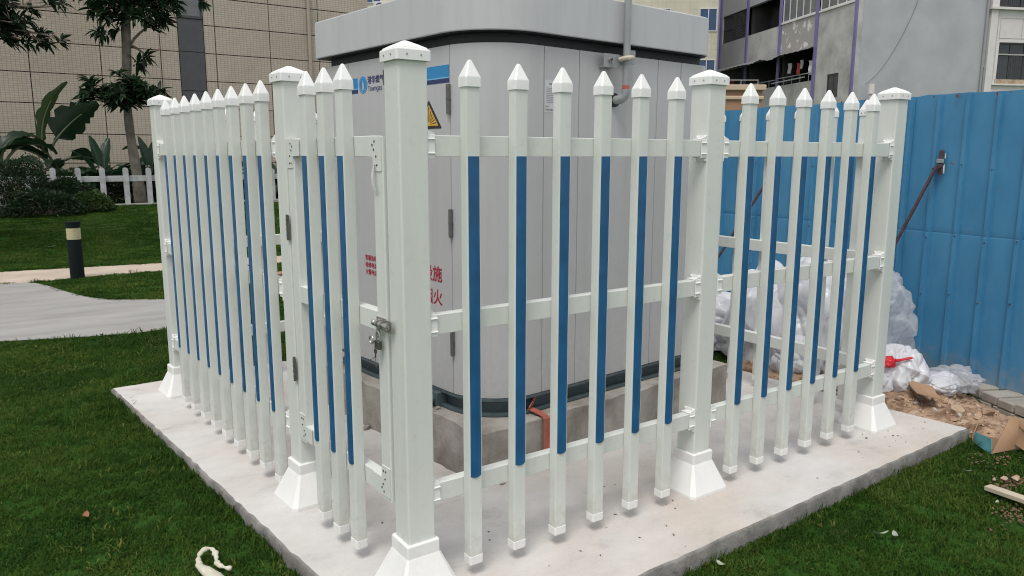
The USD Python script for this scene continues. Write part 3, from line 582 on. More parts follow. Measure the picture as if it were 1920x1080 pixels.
# printed stripe, emblem, lettering on the left face (x = 0.1, reads towards -y)
def left_face(poly, h=0.0012, x=0.1):
    """polygon in (reading direction, height) laid flat on the cabinet's left face"""
    m = extr(poly, 0, h); v = m.vertices; m = trimesh.Trimesh(np.c_[x - v[:, 2], -v[:, 0], v[:, 1]], m.faces, process=False); m.fix_normals(); return m
def front_face(poly, h=0.0012, y=0.1):
    m = extr(poly, 0, h); v = m.vertices; m = trimesh.Trimesh(np.c_[v[:, 0], y - v[:, 2], v[:, 1]], m.faces, process=False); m.fix_normals(); return m
for y1, y0 in ((0.80, 0.376), (1.43, 1.268)):
    obj('light_blue_stripe', left_face(sbox(-y1, 1.951 + CZ, -y0, 2.008 + CZ)), 'print_blue', cab, smooth=False)
    obj('navy_stripe', left_face(sbox(-y1, 1.924 + CZ, -y0, 1.945 + CZ)), 'print_navy', cab, smooth=False)
    obj('pale_stripe', left_face(sbox(-y1, 1.9452 + CZ, -y0, 1.9508 + CZ)), 'print_sky', cab, smooth=False)
em = Point(-1.208, 1.966 + CZ).buffer(0.047)
e1 = obj('emblem', left_face(em), 'print_blue', cab, smooth=False)
obj('emblem_ring', left_face(em.buffer(-0.006).difference(em.buffer(-0.009)), 0.0016), 'print_sky', e1, smooth=False)
fl = Polygon([(-1.222, 1.938 + CZ), (-1.208, 1.995 + CZ), (-1.194, 1.938 + CZ), (-1.201, 1.938 + CZ), (-1.208, 1.966 + CZ), (-1.215, 1.938 + CZ)])
obj('emblem_flame', left_face(fl, 0.0018), 'print_pale', e1, smooth=False)
GLYPHS = {'港':[[[[2,61],[8,70],[14,69],[29,60],[31,67],[51,68],[50,77],[36,77],[34,80],[30,78],[9,92],[8,95],[14,102],[26,98],[38,89],[50,89],[51,102],[64,103],[64,89],[82,89],[84,91],[84,103],[96,103],[97,89],[114,89],[114,77],[97,77],[96,68],[118,66],[117,55],[98,54],[120,31],[113,23],[109,23],[99,32],[97,15],[62,15],[61,4],[63,2],[96,2],[99,14],[103,15],[111,11],[108,-5],[100,-10],[60,-10],[52,-7],[49,-2],[48,30],[38,22],[32,23],[17,-10],[12,-9],[5,-2],[25,38],[34,35],[45,46],[49,54],[32,55],[26,47],[23,47]],[[65,55],[61,46],[88,47],[83,55]],[[61,27],[84,26],[85,34],[62,35]],[[64,68],[83,67],[84,76],[65,77]]]],'华':[[[[4,17],[5,29],[52,29],[53,42],[66,43],[62,50],[62,64],[45,61],[41,68],[42,72],[62,78],[62,102],[74,102],[76,83],[101,95],[105,95],[111,88],[111,85],[107,82],[75,68],[76,54],[100,54],[103,67],[114,64],[114,53],[111,46],[104,42],[68,43],[67,30],[115,29],[115,16],[68,16],[67,-10],[65,-12],[55,-12],[53,-11],[52,16]]],[[[4,66],[4,70],[28,89],[38,104],[49,100],[48,95],[38,82],[37,39],[25,39],[25,68],[13,59]]]],'燃':[[[[2,-4],[12,12],[17,27],[19,60],[16,59],[12,44],[3,47],[3,52],[7,63],[9,80],[19,80],[20,103],[31,102],[32,79],[35,86],[44,84],[46,80],[48,81],[53,104],[64,103],[64,91],[80,90],[80,78],[87,79],[87,102],[89,104],[98,104],[100,100],[108,100],[116,82],[117,67],[102,66],[101,62],[110,39],[119,30],[119,26],[112,19],[103,27],[93,44],[83,27],[71,18],[75,-8],[63,-10],[60,16],[70,19],[64,27],[78,40],[86,59],[87,66],[77,66],[66,40],[51,22],[58,16],[49,-4],[43,-11],[34,-8],[33,-4],[44,14],[38,9],[34,9],[28,18],[19,-2],[12,-11],[9,-11]],[[99,79],[105,79],[100,89],[99,88]],[[58,75],[65,72],[67,79],[60,80]],[[52,61],[60,56],[62,59],[55,65]],[[31,37],[38,28],[51,39],[55,46],[47,52],[43,47],[40,47],[32,56]]],[[[106,21],[119,-4],[119,-8],[112,-11],[107,-10],[95,15],[95,19]]],[[[77,14],[80,18],[88,19],[95,1],[95,-8],[85,-10]]]],'气':[[[[1,56],[19,79],[30,104],[42,101],[40,90],[112,90],[112,78],[33,78],[31,75],[103,74],[104,62],[29,62],[27,67],[19,57],[94,56],[96,27],[101,6],[106,1],[108,17],[111,17],[118,10],[114,-8],[111,-11],[102,-12],[91,-4],[84,17],[81,44],[17,44],[16,52],[10,49]]]],'设':[[[[39,-3],[42,1],[54,4],[67,11],[58,21],[50,37],[44,38],[44,50],[39,56],[39,59],[47,63],[55,73],[57,99],[99,99],[99,68],[115,67],[116,56],[94,55],[90,57],[87,62],[87,87],[70,87],[67,68],[52,51],[105,50],[109,48],[110,44],[103,28],[89,11],[102,4],[117,0],[117,-4],[111,-12],[108,-12],[77,2],[61,-7],[45,-12]],[[64,38],[72,23],[78,19],[93,37]]],[[[3,54],[3,65],[5,66],[33,65],[33,17],[45,23],[49,16],[47,10],[22,-9],[14,-1],[20,9],[20,52]]],[[[13,96],[19,101],[24,100],[40,84],[40,79],[32,73],[13,92]]]],'施':[[[[2,-5],[12,20],[16,50],[16,70],[5,71],[3,73],[3,83],[26,84],[21,101],[32,103],[39,85],[54,84],[56,79],[66,104],[78,101],[76,87],[116,87],[116,75],[90,74],[92,60],[103,66],[112,64],[112,31],[109,18],[103,15],[92,16],[91,9],[80,9],[79,39],[72,36],[72,1],[103,1],[106,14],[110,14],[118,10],[117,0],[112,-9],[107,-11],[70,-11],[63,-8],[60,-3],[60,29],[53,29],[51,32],[48,-2],[42,-10],[24,-11],[19,-1],[13,-11],[9,-11]],[[92,46],[91,27],[99,26],[100,49]],[[70,75],[65,65],[72,64],[72,51],[78,53],[80,75]],[[55,55],[51,57],[52,41],[60,46],[60,57]],[[30,71],[29,59],[48,59],[47,64],[52,70]],[[25,20],[20,1],[36,3],[37,47],[28,46]]]],'严':[[[[1,-4],[8,9],[11,21],[12,57],[26,58],[16,78],[16,82],[19,84],[11,85],[10,87],[11,97],[110,97],[111,87],[110,85],[102,84],[105,79],[93,58],[114,57],[114,45],[25,45],[24,20],[19,0],[11,-12]],[[79,63],[84,67],[91,85],[79,84]],[[54,58],[66,58],[65,85],[54,84]],[[28,85],[37,66],[38,60],[36,58],[40,57],[41,84]]]],'禁':[[[[3,56],[3,60],[10,64],[22,79],[8,80],[7,91],[27,92],[28,104],[39,103],[40,92],[54,92],[57,90],[60,92],[78,92],[80,104],[91,104],[93,92],[113,91],[112,80],[97,79],[117,58],[111,51],[108,51],[92,64],[91,50],[102,48],[101,37],[21,37],[20,49],[27,50],[27,65],[11,50]],[[79,66],[62,49],[79,49]],[[46,80],[57,70],[60,65],[73,79],[57,82],[55,80]],[[39,50],[58,49],[59,50],[53,59],[40,68]]],[[[5,-4],[6,0],[18,7],[28,19],[7,20],[7,32],[113,32],[115,30],[114,20],[89,19],[113,-2],[113,-5],[105,-10],[102,-10],[77,12],[82,20],[67,20],[67,-4],[60,-11],[39,-12],[35,-3],[36,0],[54,0],[53,20],[35,20],[40,16],[38,10],[15,-10]]]],'烟':[[[[3,-5],[16,19],[20,35],[21,74],[18,72],[13,43],[4,45],[3,50],[8,78],[21,77],[22,103],[33,103],[34,67],[39,81],[47,82],[48,98],[113,98],[112,-11],[102,-11],[100,-4],[60,-4],[58,-12],[48,-12],[47,5],[40,2],[30,18],[21,-1],[12,-12]],[[85,50],[96,29],[101,25],[101,53],[86,53]],[[86,86],[85,65],[101,65],[101,86]],[[101,11],[98,8],[101,8]],[[80,32],[68,8],[94,8],[83,32]],[[59,66],[74,65],[74,86],[59,86]],[[59,21],[62,21],[69,34],[73,47],[72,53],[59,52]],[[33,36],[47,18],[46,62],[39,50],[33,51]]]],'火':[[[[4,-3],[5,0],[26,10],[41,27],[48,42],[52,61],[53,101],[66,102],[65,53],[71,37],[87,15],[105,5],[116,2],[117,-2],[111,-10],[90,-3],[70,14],[59,31],[46,10],[29,-4],[11,-11]]],[[[82,41],[98,78],[102,79],[110,76],[111,71],[108,64],[94,39],[91,37]]],[[[8,42],[17,58],[23,78],[28,79],[36,76],[32,59],[21,38],[17,37]]]],'客':[[[[2,28],[3,31],[29,37],[47,45],[36,55],[18,44],[9,52],[10,55],[29,65],[42,80],[21,81],[20,67],[8,66],[8,93],[52,93],[50,102],[62,105],[70,93],[113,92],[112,66],[100,66],[99,81],[58,81],[55,75],[56,73],[89,73],[93,71],[95,69],[93,63],[74,44],[118,33],[111,21],[95,23],[95,-11],[85,-12],[81,-8],[40,-8],[37,-12],[27,-12],[26,23],[7,19]],[[40,18],[40,4],[82,5],[81,18]],[[49,62],[61,52],[73,61]],[[60,37],[51,30],[70,31]]]],'服':[[[[56,-10],[57,99],[111,99],[111,68],[106,63],[85,62],[81,70],[82,74],[99,74],[97,87],[69,86],[69,58],[110,58],[115,55],[109,32],[99,14],[108,4],[118,-1],[118,-5],[111,-12],[99,-5],[91,3],[74,-11],[70,-9],[68,-12],[58,-12]],[[82,46],[89,27],[91,25],[100,45]],[[69,3],[73,3],[83,14],[70,38]]],[[[2,-7],[10,25],[11,98],[49,99],[49,-6],[42,-11],[26,-11],[23,0],[37,2],[37,28],[23,29],[14,-10],[11,-12]],[[37,58],[23,59],[23,42],[37,42]],[[37,86],[23,87],[23,71],[37,71]]]],'热':[[[[3,-7],[19,17],[13,18],[10,29],[24,31],[24,45],[9,41],[5,44],[4,54],[24,60],[24,74],[7,74],[6,86],[24,86],[24,103],[36,103],[38,86],[65,86],[66,103],[77,104],[79,102],[78,86],[103,85],[102,44],[104,32],[107,31],[108,42],[119,37],[116,22],[112,18],[103,16],[117,-5],[115,-9],[105,-12],[89,12],[89,16],[97,20],[91,36],[86,30],[82,30],[71,38],[57,21],[50,17],[53,9],[54,-9],[42,-11],[39,14],[49,17],[42,27],[57,39],[60,46],[49,53],[36,48],[36,25],[34,21],[28,18],[31,16],[31,12],[17,-10],[12,-12]],[[76,51],[90,41],[89,74],[78,73]],[[37,74],[37,63],[50,65],[52,61],[56,63],[64,60],[64,74]]],[[[64,11],[66,16],[75,17],[77,15],[84,-4],[83,-9],[71,-10]]]],'线':[[[[8,49],[4,61],[17,79],[27,103],[39,99],[39,96],[24,64],[32,65],[39,78],[49,74],[69,77],[69,104],[80,104],[82,95],[88,101],[100,97],[109,90],[106,84],[110,83],[112,72],[83,67],[83,56],[113,60],[115,49],[89,44],[85,43],[85,40],[89,26],[105,44],[116,40],[111,30],[93,13],[96,6],[102,2],[106,4],[107,15],[116,11],[117,2],[114,-6],[107,-11],[96,-10],[85,-1],[82,5],[66,-4],[50,-9],[44,2],[61,8],[77,18],[73,40],[49,37],[47,29],[8,20],[5,32],[16,41],[22,51]],[[98,82],[81,93],[81,79]],[[48,69],[29,38],[33,38],[44,40],[48,42],[49,49],[69,52],[70,65],[52,63],[51,69]]],[[[7,-4],[6,9],[46,20],[49,17],[50,9],[47,7],[10,-4]]]],'抢':[[[[2,36],[4,40],[20,45],[20,65],[5,66],[4,79],[20,79],[20,103],[22,104],[33,103],[33,80],[46,79],[48,67],[65,85],[76,105],[86,102],[85,96],[93,83],[106,69],[119,60],[112,50],[102,55],[100,27],[98,22],[92,18],[73,18],[70,25],[71,30],[87,29],[89,49],[67,48],[67,4],[96,3],[100,6],[102,21],[113,17],[111,-1],[101,-9],[65,-9],[56,-4],[54,3],[53,53],[47,48],[47,38],[33,33],[32,-6],[22,-11],[9,-11],[5,0],[20,2],[20,29],[6,26]],[[79,82],[64,61],[95,62]],[[33,49],[44,51],[40,61],[44,66],[33,65]]]],'修':[[[[35,70],[43,70],[53,79],[66,103],[69,104],[78,101],[76,91],[107,91],[113,88],[110,78],[95,60],[109,54],[117,53],[119,50],[113,41],[93,47],[92,42],[88,38],[61,24],[58,24],[53,30],[54,34],[88,50],[81,52],[61,43],[47,41],[46,8],[37,7],[35,8]],[[72,79],[83,67],[95,78]],[[47,63],[47,52],[65,57],[71,61],[62,71],[53,61]]],[[[48,-4],[48,0],[82,8],[95,14],[106,24],[116,20],[116,17],[107,8],[84,-4],[58,-11],[53,-11]]],[[[54,15],[55,18],[83,28],[94,37],[104,33],[96,23],[73,11],[59,8]]],[[[0,51],[15,74],[26,102],[37,101],[38,96],[29,74],[28,-12],[18,-12],[16,-10],[16,47],[6,40]]]],'电':[[[[13,14],[14,86],[51,86],[52,102],[65,103],[67,86],[106,85],[106,24],[117,19],[115,0],[109,-8],[103,-10],[65,-10],[57,-7],[53,0],[51,21],[27,21],[26,14]],[[66,5],[69,3],[99,3],[103,7],[104,20],[67,21]],[[66,35],[92,34],[93,46],[67,48]],[[66,61],[92,60],[93,72],[67,73]],[[26,61],[51,60],[52,72],[27,73]],[[27,47],[27,34],[52,35],[51,48]]]],'话':[[[[3,54],[4,66],[31,66],[32,19],[35,18],[41,24],[47,20],[49,37],[72,37],[72,53],[43,54],[42,66],[71,67],[72,83],[45,81],[42,92],[79,97],[101,103],[105,102],[111,93],[85,86],[85,68],[115,67],[117,66],[117,55],[86,54],[85,39],[87,37],[110,37],[110,-11],[97,-11],[96,-7],[62,-7],[60,-12],[49,-12],[47,12],[23,-8],[19,-8],[14,2],[20,11],[20,52]],[[61,6],[96,5],[97,24],[62,25]]],[[[10,92],[16,100],[20,100],[33,88],[37,80],[31,73],[28,73]]]],'警':[[[[2,68],[2,71],[15,85],[14,88],[5,88],[4,96],[5,98],[18,98],[19,103],[30,103],[31,98],[39,98],[40,103],[51,103],[53,98],[65,98],[64,88],[52,87],[53,85],[60,84],[61,81],[70,91],[76,104],[86,101],[85,93],[116,93],[116,84],[107,83],[98,67],[117,58],[112,49],[114,46],[113,37],[99,36],[100,-11],[88,-11],[87,-8],[34,-8],[31,-12],[20,-11],[22,36],[7,37],[6,46],[39,48],[37,53],[24,53],[22,50],[13,50],[12,63],[8,62]],[[69,49],[69,47],[106,48],[89,58]],[[82,81],[88,74],[94,82],[83,83]],[[34,6],[34,1],[86,1],[88,3],[86,6]],[[60,71],[60,55],[61,59],[79,67],[72,75],[66,69]],[[48,74],[44,74],[45,60],[48,69]],[[30,86],[39,85],[40,87],[31,88]],[[23,63],[32,62],[33,65],[24,66]]]]}
def text_poly(s, em_h, x, y, pitch=1.0):
    out = []
    for i, ch in enumerate(s):
        for rings in GLYPHS[ch]:
            p = Polygon(rings[0], rings[1:]).buffer(0)
            k = em_h / 120.0; out.append(affinity.affine_transform(p, [k, 0, 0, k, x + i * em_h * pitch, y]))
    return unary_union(out)
obj('company_lettering', left_face(text_poly('港华燃气', 0.044, -1.158, 1.972 + CZ)), 'print_navy', cab, smooth=False)
tm = meshkit.text_mesh('Towngas', 0.028, 0.0012); tv_ = tm.vertices; tv_ = np.c_[tv_[:, 0] * 0.92 - 1.155, tv_[:, 1] + 1.928 + CZ, tv_[:, 2]]
tm = trimesh.Trimesh(np.c_[0.1 - tv_[:, 2], -tv_[:, 0], tv_[:, 1]], tm.faces, process=False); tm.fix_normals()
obj('company_lettering', tm, 'print_navy', cab, smooth=False)
for i, s in enumerate(('燃气设施', '严禁烟火')):
    obj('warning_lettering', left_face(text_poly(s, 0.086, -0.80, (0.94 - 0.122 * i) + CZ)), 'print_red', cab, smooth=False)
for i, s in enumerate(('客服热线', '抢修电话', '火警电话')):
    obj('hotline_lettering', left_face(text_poly(s, 0.034, -1.245, (0.972 - 0.042 * i) + CZ)), 'print_red', cab, smooth=False)
tri = Polygon([(-0.655, 1.712 + CZ), (-0.449, 1.712 + CZ), (-0.552, 1.842 + CZ)]).buffer(0.004)
w = obj('warning_sign', left_face(tri, 0.0015), 'print_black', cab, smooth=False)
inner = tri.buffer(-0.014); src_ = (-0.552, 1.728 + CZ); rays = []
for a_ in np.radians([8, 26, 44, 60, 75, 90, 105, 120, 136, 154, 172]):
    rays.append(Polygon([src_, (src_[0] + 0.2 * math.cos(a_ - 0.045), src_[1] + 0.2 * math.sin(a_ - 0.045)), (src_[0] + 0.2 * math.cos(a_ + 0.045), src_[1] + 0.2 * math.sin(a_ + 0.045))]))
burst = unary_union(rays).difference(Point(src_).buffer(0.016)).intersection(inner.buffer(-0.006))
obj('sign_face', left_face(inner, 0.0019), 'print_yellow', w, smooth=False); obj('sign_burst', left_face(burst, 0.0023), 'print_black', w, smooth=False)
# data label on the front
lb = obj('data_label', front_face(sbox(0.474, 1.785 + CZ, 0.575, 1.94 + CZ)), 'print_pale', cab, smooth=False)
lines = [sbox(0.503, 1.918 + CZ, 0.555, 1.926 + CZ)] + [sbox(0.484, z + CZ, 0.484 + w_, z + 0.0028 + CZ) for z, w_ in zip(np.arange(1.832, 1.908, 0.0085), (0.06, 0.075, 0.05, 0.08, 0.07, 0.08, 0.04, 0.075, 0.08))] + [sbox(0.478, 1.812 + CZ, 0.500, 1.817 + CZ)] + [sbox(0.48 + 0.009 * k, 1.793 + CZ, 0.486 + 0.009 * k, 1.803 + CZ) for k in range(6)]
obj('label_print', front_face(unary_union(lines), 0.0016), 'print_grey', lb, smooth=False)
# vent pipe with clamp, elbow and wall flange
px_, py_ = 0.985, 0.03
vp = obj('vent_pipe', cat_([cyl((px_, py_, 1.915 + CZ), (px_, py_, 3.3 + CZ), 0.0185, n=16)]), 'pipe_grey', cab)
obj('pipe_elbow', cat_([tube([(px_, py_, 1.918 + CZ), (px_, py_, 1.90 + CZ), (px_ - 0.002, py_ + 0.006, 1.882 + CZ), (px_ - 0.008, py_ + 0.02, 1.870 + CZ), (px_ - 0.014, py_ + 0.04, 1.866 + CZ), (px_ - 0.02, 0.098, 1.865 + CZ)], 0.0225, 14), cyl((px_ - 0.006, py_ + 0.014, 1.873 + CZ), (px_ - 0.012, py_ + 0.032, 1.867 + CZ), 0.0245, n=14)]), 'pipe_grey', vp)
obj('red_band', cyl((px_, py_, 1.916 + CZ), (px_, py_, 1.938 + CZ), 0.0192, n=16), 'pipe_red', vp)
obj('wall_flange', cyl((px_ - 0.02, 0.086, 1.865 + CZ), (px_ - 0.02, 0.0995, 1.865 + CZ), 0.036, n=18), 'dark_seal_and_shade', vp)
obj('clamp_plate', cat_([cbx(0.845, 0.958, 0.055, 0.062, 2.024 + CZ, 2.092 + CZ, 0.001), bx(0.85, 0.93, 0.062, 0.0995, 2.024 + CZ, 2.03 + CZ), cyl((0.885, 0.045, 2.062 + CZ), (0.885, 0.055, 2.062 + CZ), 0.014, n=6)]), 'pipe_grey', vp)
obj('clamp_plate', cat_([cbx(1.006, 1.082, 0.055, 0.062, 2.052 + CZ, 2.122 + CZ, 0.001), bx(1.01, 1.07, 0.062, 0.0995, 2.06 + CZ, 2.066 + CZ)]), 'pipe_grey', vp)
obj('clamp_strap', cat_([tube([(0.945, 0.045, 2.066 + CZ), (px_ - 0.026, 0.012, 2.072 + CZ), (px_, 0.003, 2.075 + CZ), (px_ + 0.026, 0.012, 2.078 + CZ), (1.03, 0.045, 2.082 + CZ)], 0.012, 10)]), 'strap_cream', vp)
obj('clamp_bolt', cat_([cyl((1.028, 0.03, 2.082 + CZ), (1.028, 0.062, 2.082 + CZ), 0.009, n=6), cyl((0.885, 0.038, 2.062 + CZ), (0.885, 0.045, 2.062 + CZ), 0.007, n=8)]), 'dark_steel', vp)
obj('scratch', front_face(Polygon([(0.888, 1.66 + CZ), (0.902, 1.705 + CZ), (0.906, 1.705 + CZ), (0.893, 1.66 + CZ)]), 0.0008), 'hinge_grey', cab, smooth=False)
# red earthing strap over the plinth edge
ct, stt = math.cos(CT), math.sin(CT)
es = thing('earthing_strap', 'flat red earthing strap from the cabinet skid down over the plinth', 'earthing strap', (CO[0], CO[1], 0), CT)
def ribbon(path, wid, th, wdir):
    path = np.array(path, float); wd = np.array(wdir, float) / np.linalg.norm(wdir); V = []
    T = np.gradient(path, axis=0); N = np.cross(T, wd); N /= np.linalg.norm(N, axis=1, keepdims=True)
    for p, n in zip(path, N): V += [p - wd * wid / 2 - n * th / 2, p + wd * wid / 2 - n * th / 2, p + wd * wid / 2 + n * th / 2, p - wd * wid / 2 + n * th / 2]
    F = []
    for i in range(len(path) - 1):
        for j in range(4):
            A, B = i * 4 + j, i * 4 + (j + 1) % 4; F += [[A, B, B + 4], [A, B + 4, A + 4]]
    e = (len(path) - 1) * 4; F += [[0, 2, 1], [0, 3, 2], [e, e + 1, e + 2], [e, e + 2, e + 3]]
    m = trimesh.Trimesh(V, F, process=False); m.fix_normals(); return m
obj('strap_drop', ribbon([(0.40, 0.11, 0.284), (0.40, 0.03, 0.279), (0.40, -0.004, 0.2745), (0.40, -0.014, 0.262), (0.40, -0.016, 0.20), (0.40, -0.017, 0.012)], 0.04, 0.004, (1, 0, 0)), 'strap_red', es)
obj('strap_end', ribbon([(0.385, 0.10, 0.288), (0.42, 0.112, 0.31), (0.455, 0.128, 0.34)], 0.034, 0.004, (0.6, 0.5, -0.6)), 'strap_red', es)

# ------------------------------------------------------------------ blue sheet hoarding on a low brick kerb
HD = math.atan2(0.429 + 0.217, 4.668 - 4.609)          # runs along this direction
H0 = np.array([4.609, -0.217])
ho = thing('blue_hoarding', 'blue corrugated sheet metal hoarding with rusty torn top edge', 'hoarding', (H0[0], H0[1], 0), HD)
# local x along the hoarding, local +y faces the lawn and the camera
RIB = 0.2145
def sheet_profile(x0, n):
    """trapezoid ribbed sheet seen from above: list of (x, y)"""
    p = []
    for k in range(n):
        a = x0 + k * RIB
        p += [(a, 0.0), (a + 0.007, 0.024), (a + 0.034, 0.024), (a + 0.041, 0.0), (a + 0.12, 0.003)]
    return p + [(x0 + n * RIB + 0.004, 0.0)]
def sheet_panel(x0, n, z0, z1, off, seed):
    P = sheet_profile(x0, n); xs = np.array([p[0] for p in P]); ys = np.array([p[1] for p in P])
    zs = np.array(sorted(set(np.r_[np.linspace(z0, z1, 16), 1.000, 1.012, 1.024]))); r = np.random.default_rng(seed)
    V = []
    for z in zs:
        dent = 0.010 * (meshkit.noise(np.stack([xs * 2.2, np.full_like(xs, z * 1.7), xs * 0 + seed], -1), 5) - 0.5)
        crease = -0.006 * math.exp(-((z - 1.012) / 0.010) ** 2)
        top = (0.012 * (meshkit.noise(np.stack([xs * 9, xs * 0, xs * 0 + seed], -1), 8) - 0.5)) * (z > z1 - 1e-6)
        V.append(np.stack([xs, ys + dent + crease + off, z + top], 1))
    n_ = len(xs); V = np.vstack(V); F = []
    for k in range(len(zs) - 1):
        for i in range(n_ - 1):
            A = k * n_ + i; F += [[A, A + n_ + 1, A + 1], [A, A + n_, A + n_ + 1]]
    back = V - [0, 0.0015, 0]; m = len(V); F2 = [[f[0] + m, f[2] + m, f[1] + m] for f in F]; E_ = []
    for i in range(n_ - 1):
        T = (len(zs) - 1) * n_ + i; E_ += [[T, T + m, T + 1 + m], [T, T + 1 + m, T + 1], [i, i + 1, i + 1 + m], [i, i + 1 + m, i + m]]
    return trimesh.Trimesh(np.vstack([V, back]), F + F2 + E_, process=False)
x = 0.14 - 8 * RIB - 0.012; k = 0
while x < 8.5:
    sp = obj('sheet', sheet_panel(x, 4, -0.045, 2.012 + 0.006 * math.sin(k * 2.3) + 0.014 * (x < 0.6), 0.002 * (k % 2), k), 'hoarding_sheet', ho, smooth=25)
    nails = [cyl((x + 0.021 + RIB * j, 0.022, z + 0.015 * math.sin(3 * j + k)), (x + 0.021 + RIB * j, 0.030, z + 0.015 * math.sin(3 * j + k)), 0.0065, 0.004, 7) for j in range(4) for z in (0.55, 0.985, 1.5)]
    obj('sheet_nail', cat_(nails), 'dark_steel', sp, kind='stuff')
    if k in (2, 3, 4):
        rr_ = np.random.default_rng(k); fl = []
        for j in range(5):
            u = x + rr_.uniform(0, 4 * RIB); w_ = rr_.uniform(0.01, 0.04); z1_ = 2.012 + 0.006 * math.sin(k * 2.3)
            fl.append(hull([(u, 0.024, z1_ + 0.004), (u + w_, 0.024, z1_ + 0.006), (u + w_ * 0.6, 0.024, z1_ - w_ * 0.7), (u, 0.027, z1_ + 0.004), (u + w_, 0.027, z1_ + 0.006), (u + w_ * 0.6, 0.027, z1_ - w_ * 0.7)]))
        obj('rust_patch', cat_(fl), 'hoarding_rust', sp, smooth=False, kind='stuff')
    x += 4 * RIB; k += 1
obj('top_rail', cbx(-1.7, 8.6, -0.05, -0.008, 1.90, 1.94, 0.003), 'hoarding_rust', ho)
# torn slot with the brace fixing
obj('brace_fixing', cat_([cbx(0.715, 0.750, 0.022, 0.034, 1.44, 1.62, 0.003), cyl((0.733, 0.03, 1.50), (0.733, 0.055, 1.50), 0.018, n=10)]), 'rod_rust', ho)
obj('fixing_strap', cat_([cbx(0.706, 0.760, 0.034, 0.040, 1.525, 1.555, 0.002)]), 'pipe_grey', ho)
obj('torn_edge', cat_([hull([(0.700, 0.026, 1.45), (0.710, 0.026, 1.45), (0.702, 0.026, 1.52), (0.712, 0.03, 1.50)]), hull([(0.699, 0.026, 1.56), (0.705, 0.03, 1.56), (0.700, 0.026, 1.60), (0.706, 0.026, 1.59)])]), 'frame_white', ho)
hl = lambda a, b, z: (H0[0] + math.cos(HD) * a - math.sin(HD) * b, H0[1] + math.sin(HD) * a + math.cos(HD) * b, z)
for s0, e0, lab in (((4.60, 0.52, 1.50), (4.36, 1.08, -0.07), 'rusty brace rod leaning from the hoarding fixing behind the right end post'), ((4.80, 2.02, 1.52), (4.30, 2.75, -0.07), 'rusty brace rod seen through the pickets in front of the blue hoarding')):
    r_ = obj('brace_rod', cyl(s0, e0, 0.013, n=10), 'rod_rust'); tag(r_, lab, 'brace rod')
# brick kerb: two courses, header bricks on top
KD = math.atan2(0.884, 0.467)
bk = thing('brick_kerb', 'low kerb of loose grey bricks running along the foot of the blue hoarding', 'brick kerb', (4.28, -0.348, 0), KD)
def brick(L, W, Hh, seed):
    r = np.random.default_rng(seed); m = cbx(-L / 2, L / 2, -W / 2, W / 2, 0, Hh, 0.006); m.vertices += r.normal(0, 0.0016, m.vertices.shape); return m
for k in range(11):
    x = -0.75 + 0.152 * k
    obj('brick', rot(brick(0.134, 0.225, 0.064 + 0.007 * (k % 3 - 1), k), random.uniform(-0.06, 0.06), (0, 0, 1)), 'brick_grey', bk, at=(x, -0.112 + random.uniform(-0.008, 0.008), -0.112), smooth=False)
for k in range(8):
    x = -0.72 + 0.222 * k
    obj('brick', rot(brick(0.212, 0.11, 0.062, k + 500), random.uniform(-0.02, 0.02), (0, 0, 1)), 'brick_grey', bk, at=(x, -0.052 + random.uniform(-0.006, 0.006), -0.180), smooth=False)
# ------------------------------------------------------------------ soil heap, clods, cartons
HEAP = Polygon([(3.47, -0.46), (3.62, -0.62), (4.05, -0.55), (4.28, -0.45), (4.50, 0.0), (4.52, 0.4), (4.45, 1.3), (3.40, 1.6), (3.38, 0.5), (3.43, 0.0)])
def heap_z(X_, Y_):
    p = np.stack([X_, Y_, 0 * X_], -1); e = np.array([HEAP.exterior.distance(Point(a, b)) * (1 if HEAP.contains(Point(a, b)) else -1) for a, b in zip(X_.ravel(), Y_.ravel())]).reshape(X_.shape)
    rough = meshkit.fbm(p * 7, 4, 11) - 0.35
    return lawn_z(X_, Y_) - 0.02 + np.clip(e * 0.55, -0.05, 0.065) + np.clip(e * 4, 0, 1) * rough * 0.15
hp = grid(3.36, 4.56, -0.64, 1.62, 90, 150, heap_z)
obj('soil_heap', hp, 'soil', smooth=50, label='heap of crumbly orange brown soil between slab and brick kerb', cat='soil heap')
HP = '/World/soil_heap'
def stone(s, seed, flat=0.7):
    r = np.random.default_rng(seed); q = r.normal(0, 1, (14, 3)); q /= np.linalg.norm(q, axis=1, keepdims=True); return hull(q * s * r.uniform(0.75, 1.1, (14, 1)) * [1, 0.8, flat])
hz = lambda x_, y_: float(heap_z(np.array([[x_]]), np.array([[y_]]))[0, 0])
for k in range(95):
    while True:
        p = (rng.uniform(3.42, 4.4), rng.uniform(-0.55, 0.75))
        if HEAP.buffer(-0.03).contains(Point(p)): break
    s = rng.uniform(0.014, 0.062) if k % 3 == 0 else rng.uniform(0.012, 0.03)
    obj('clod', stone(s, k), ('clod', 'clod', 'soil', 'clod_pale', 'clod')[k % 5], HP, at=(p[0], p[1], hz(*p) + s * 0.2), rz=rng.uniform(0, 6), smooth=False)
cr = []
for k in range(900):
    p = (rng.uniform(3.36, 4.5), rng.uniform(-0.6, 1.0))
    if not HEAP.contains(Point(p)): continue
    s = rng.uniform(0.005, 0.016); cr.append(move(stone(s, k + 99), p[0], p[1], hz(*p) + s * 0.2))
obj('crumbled_soil', cat_(cr), 'clod', HP, kind='stuff', smooth=False)
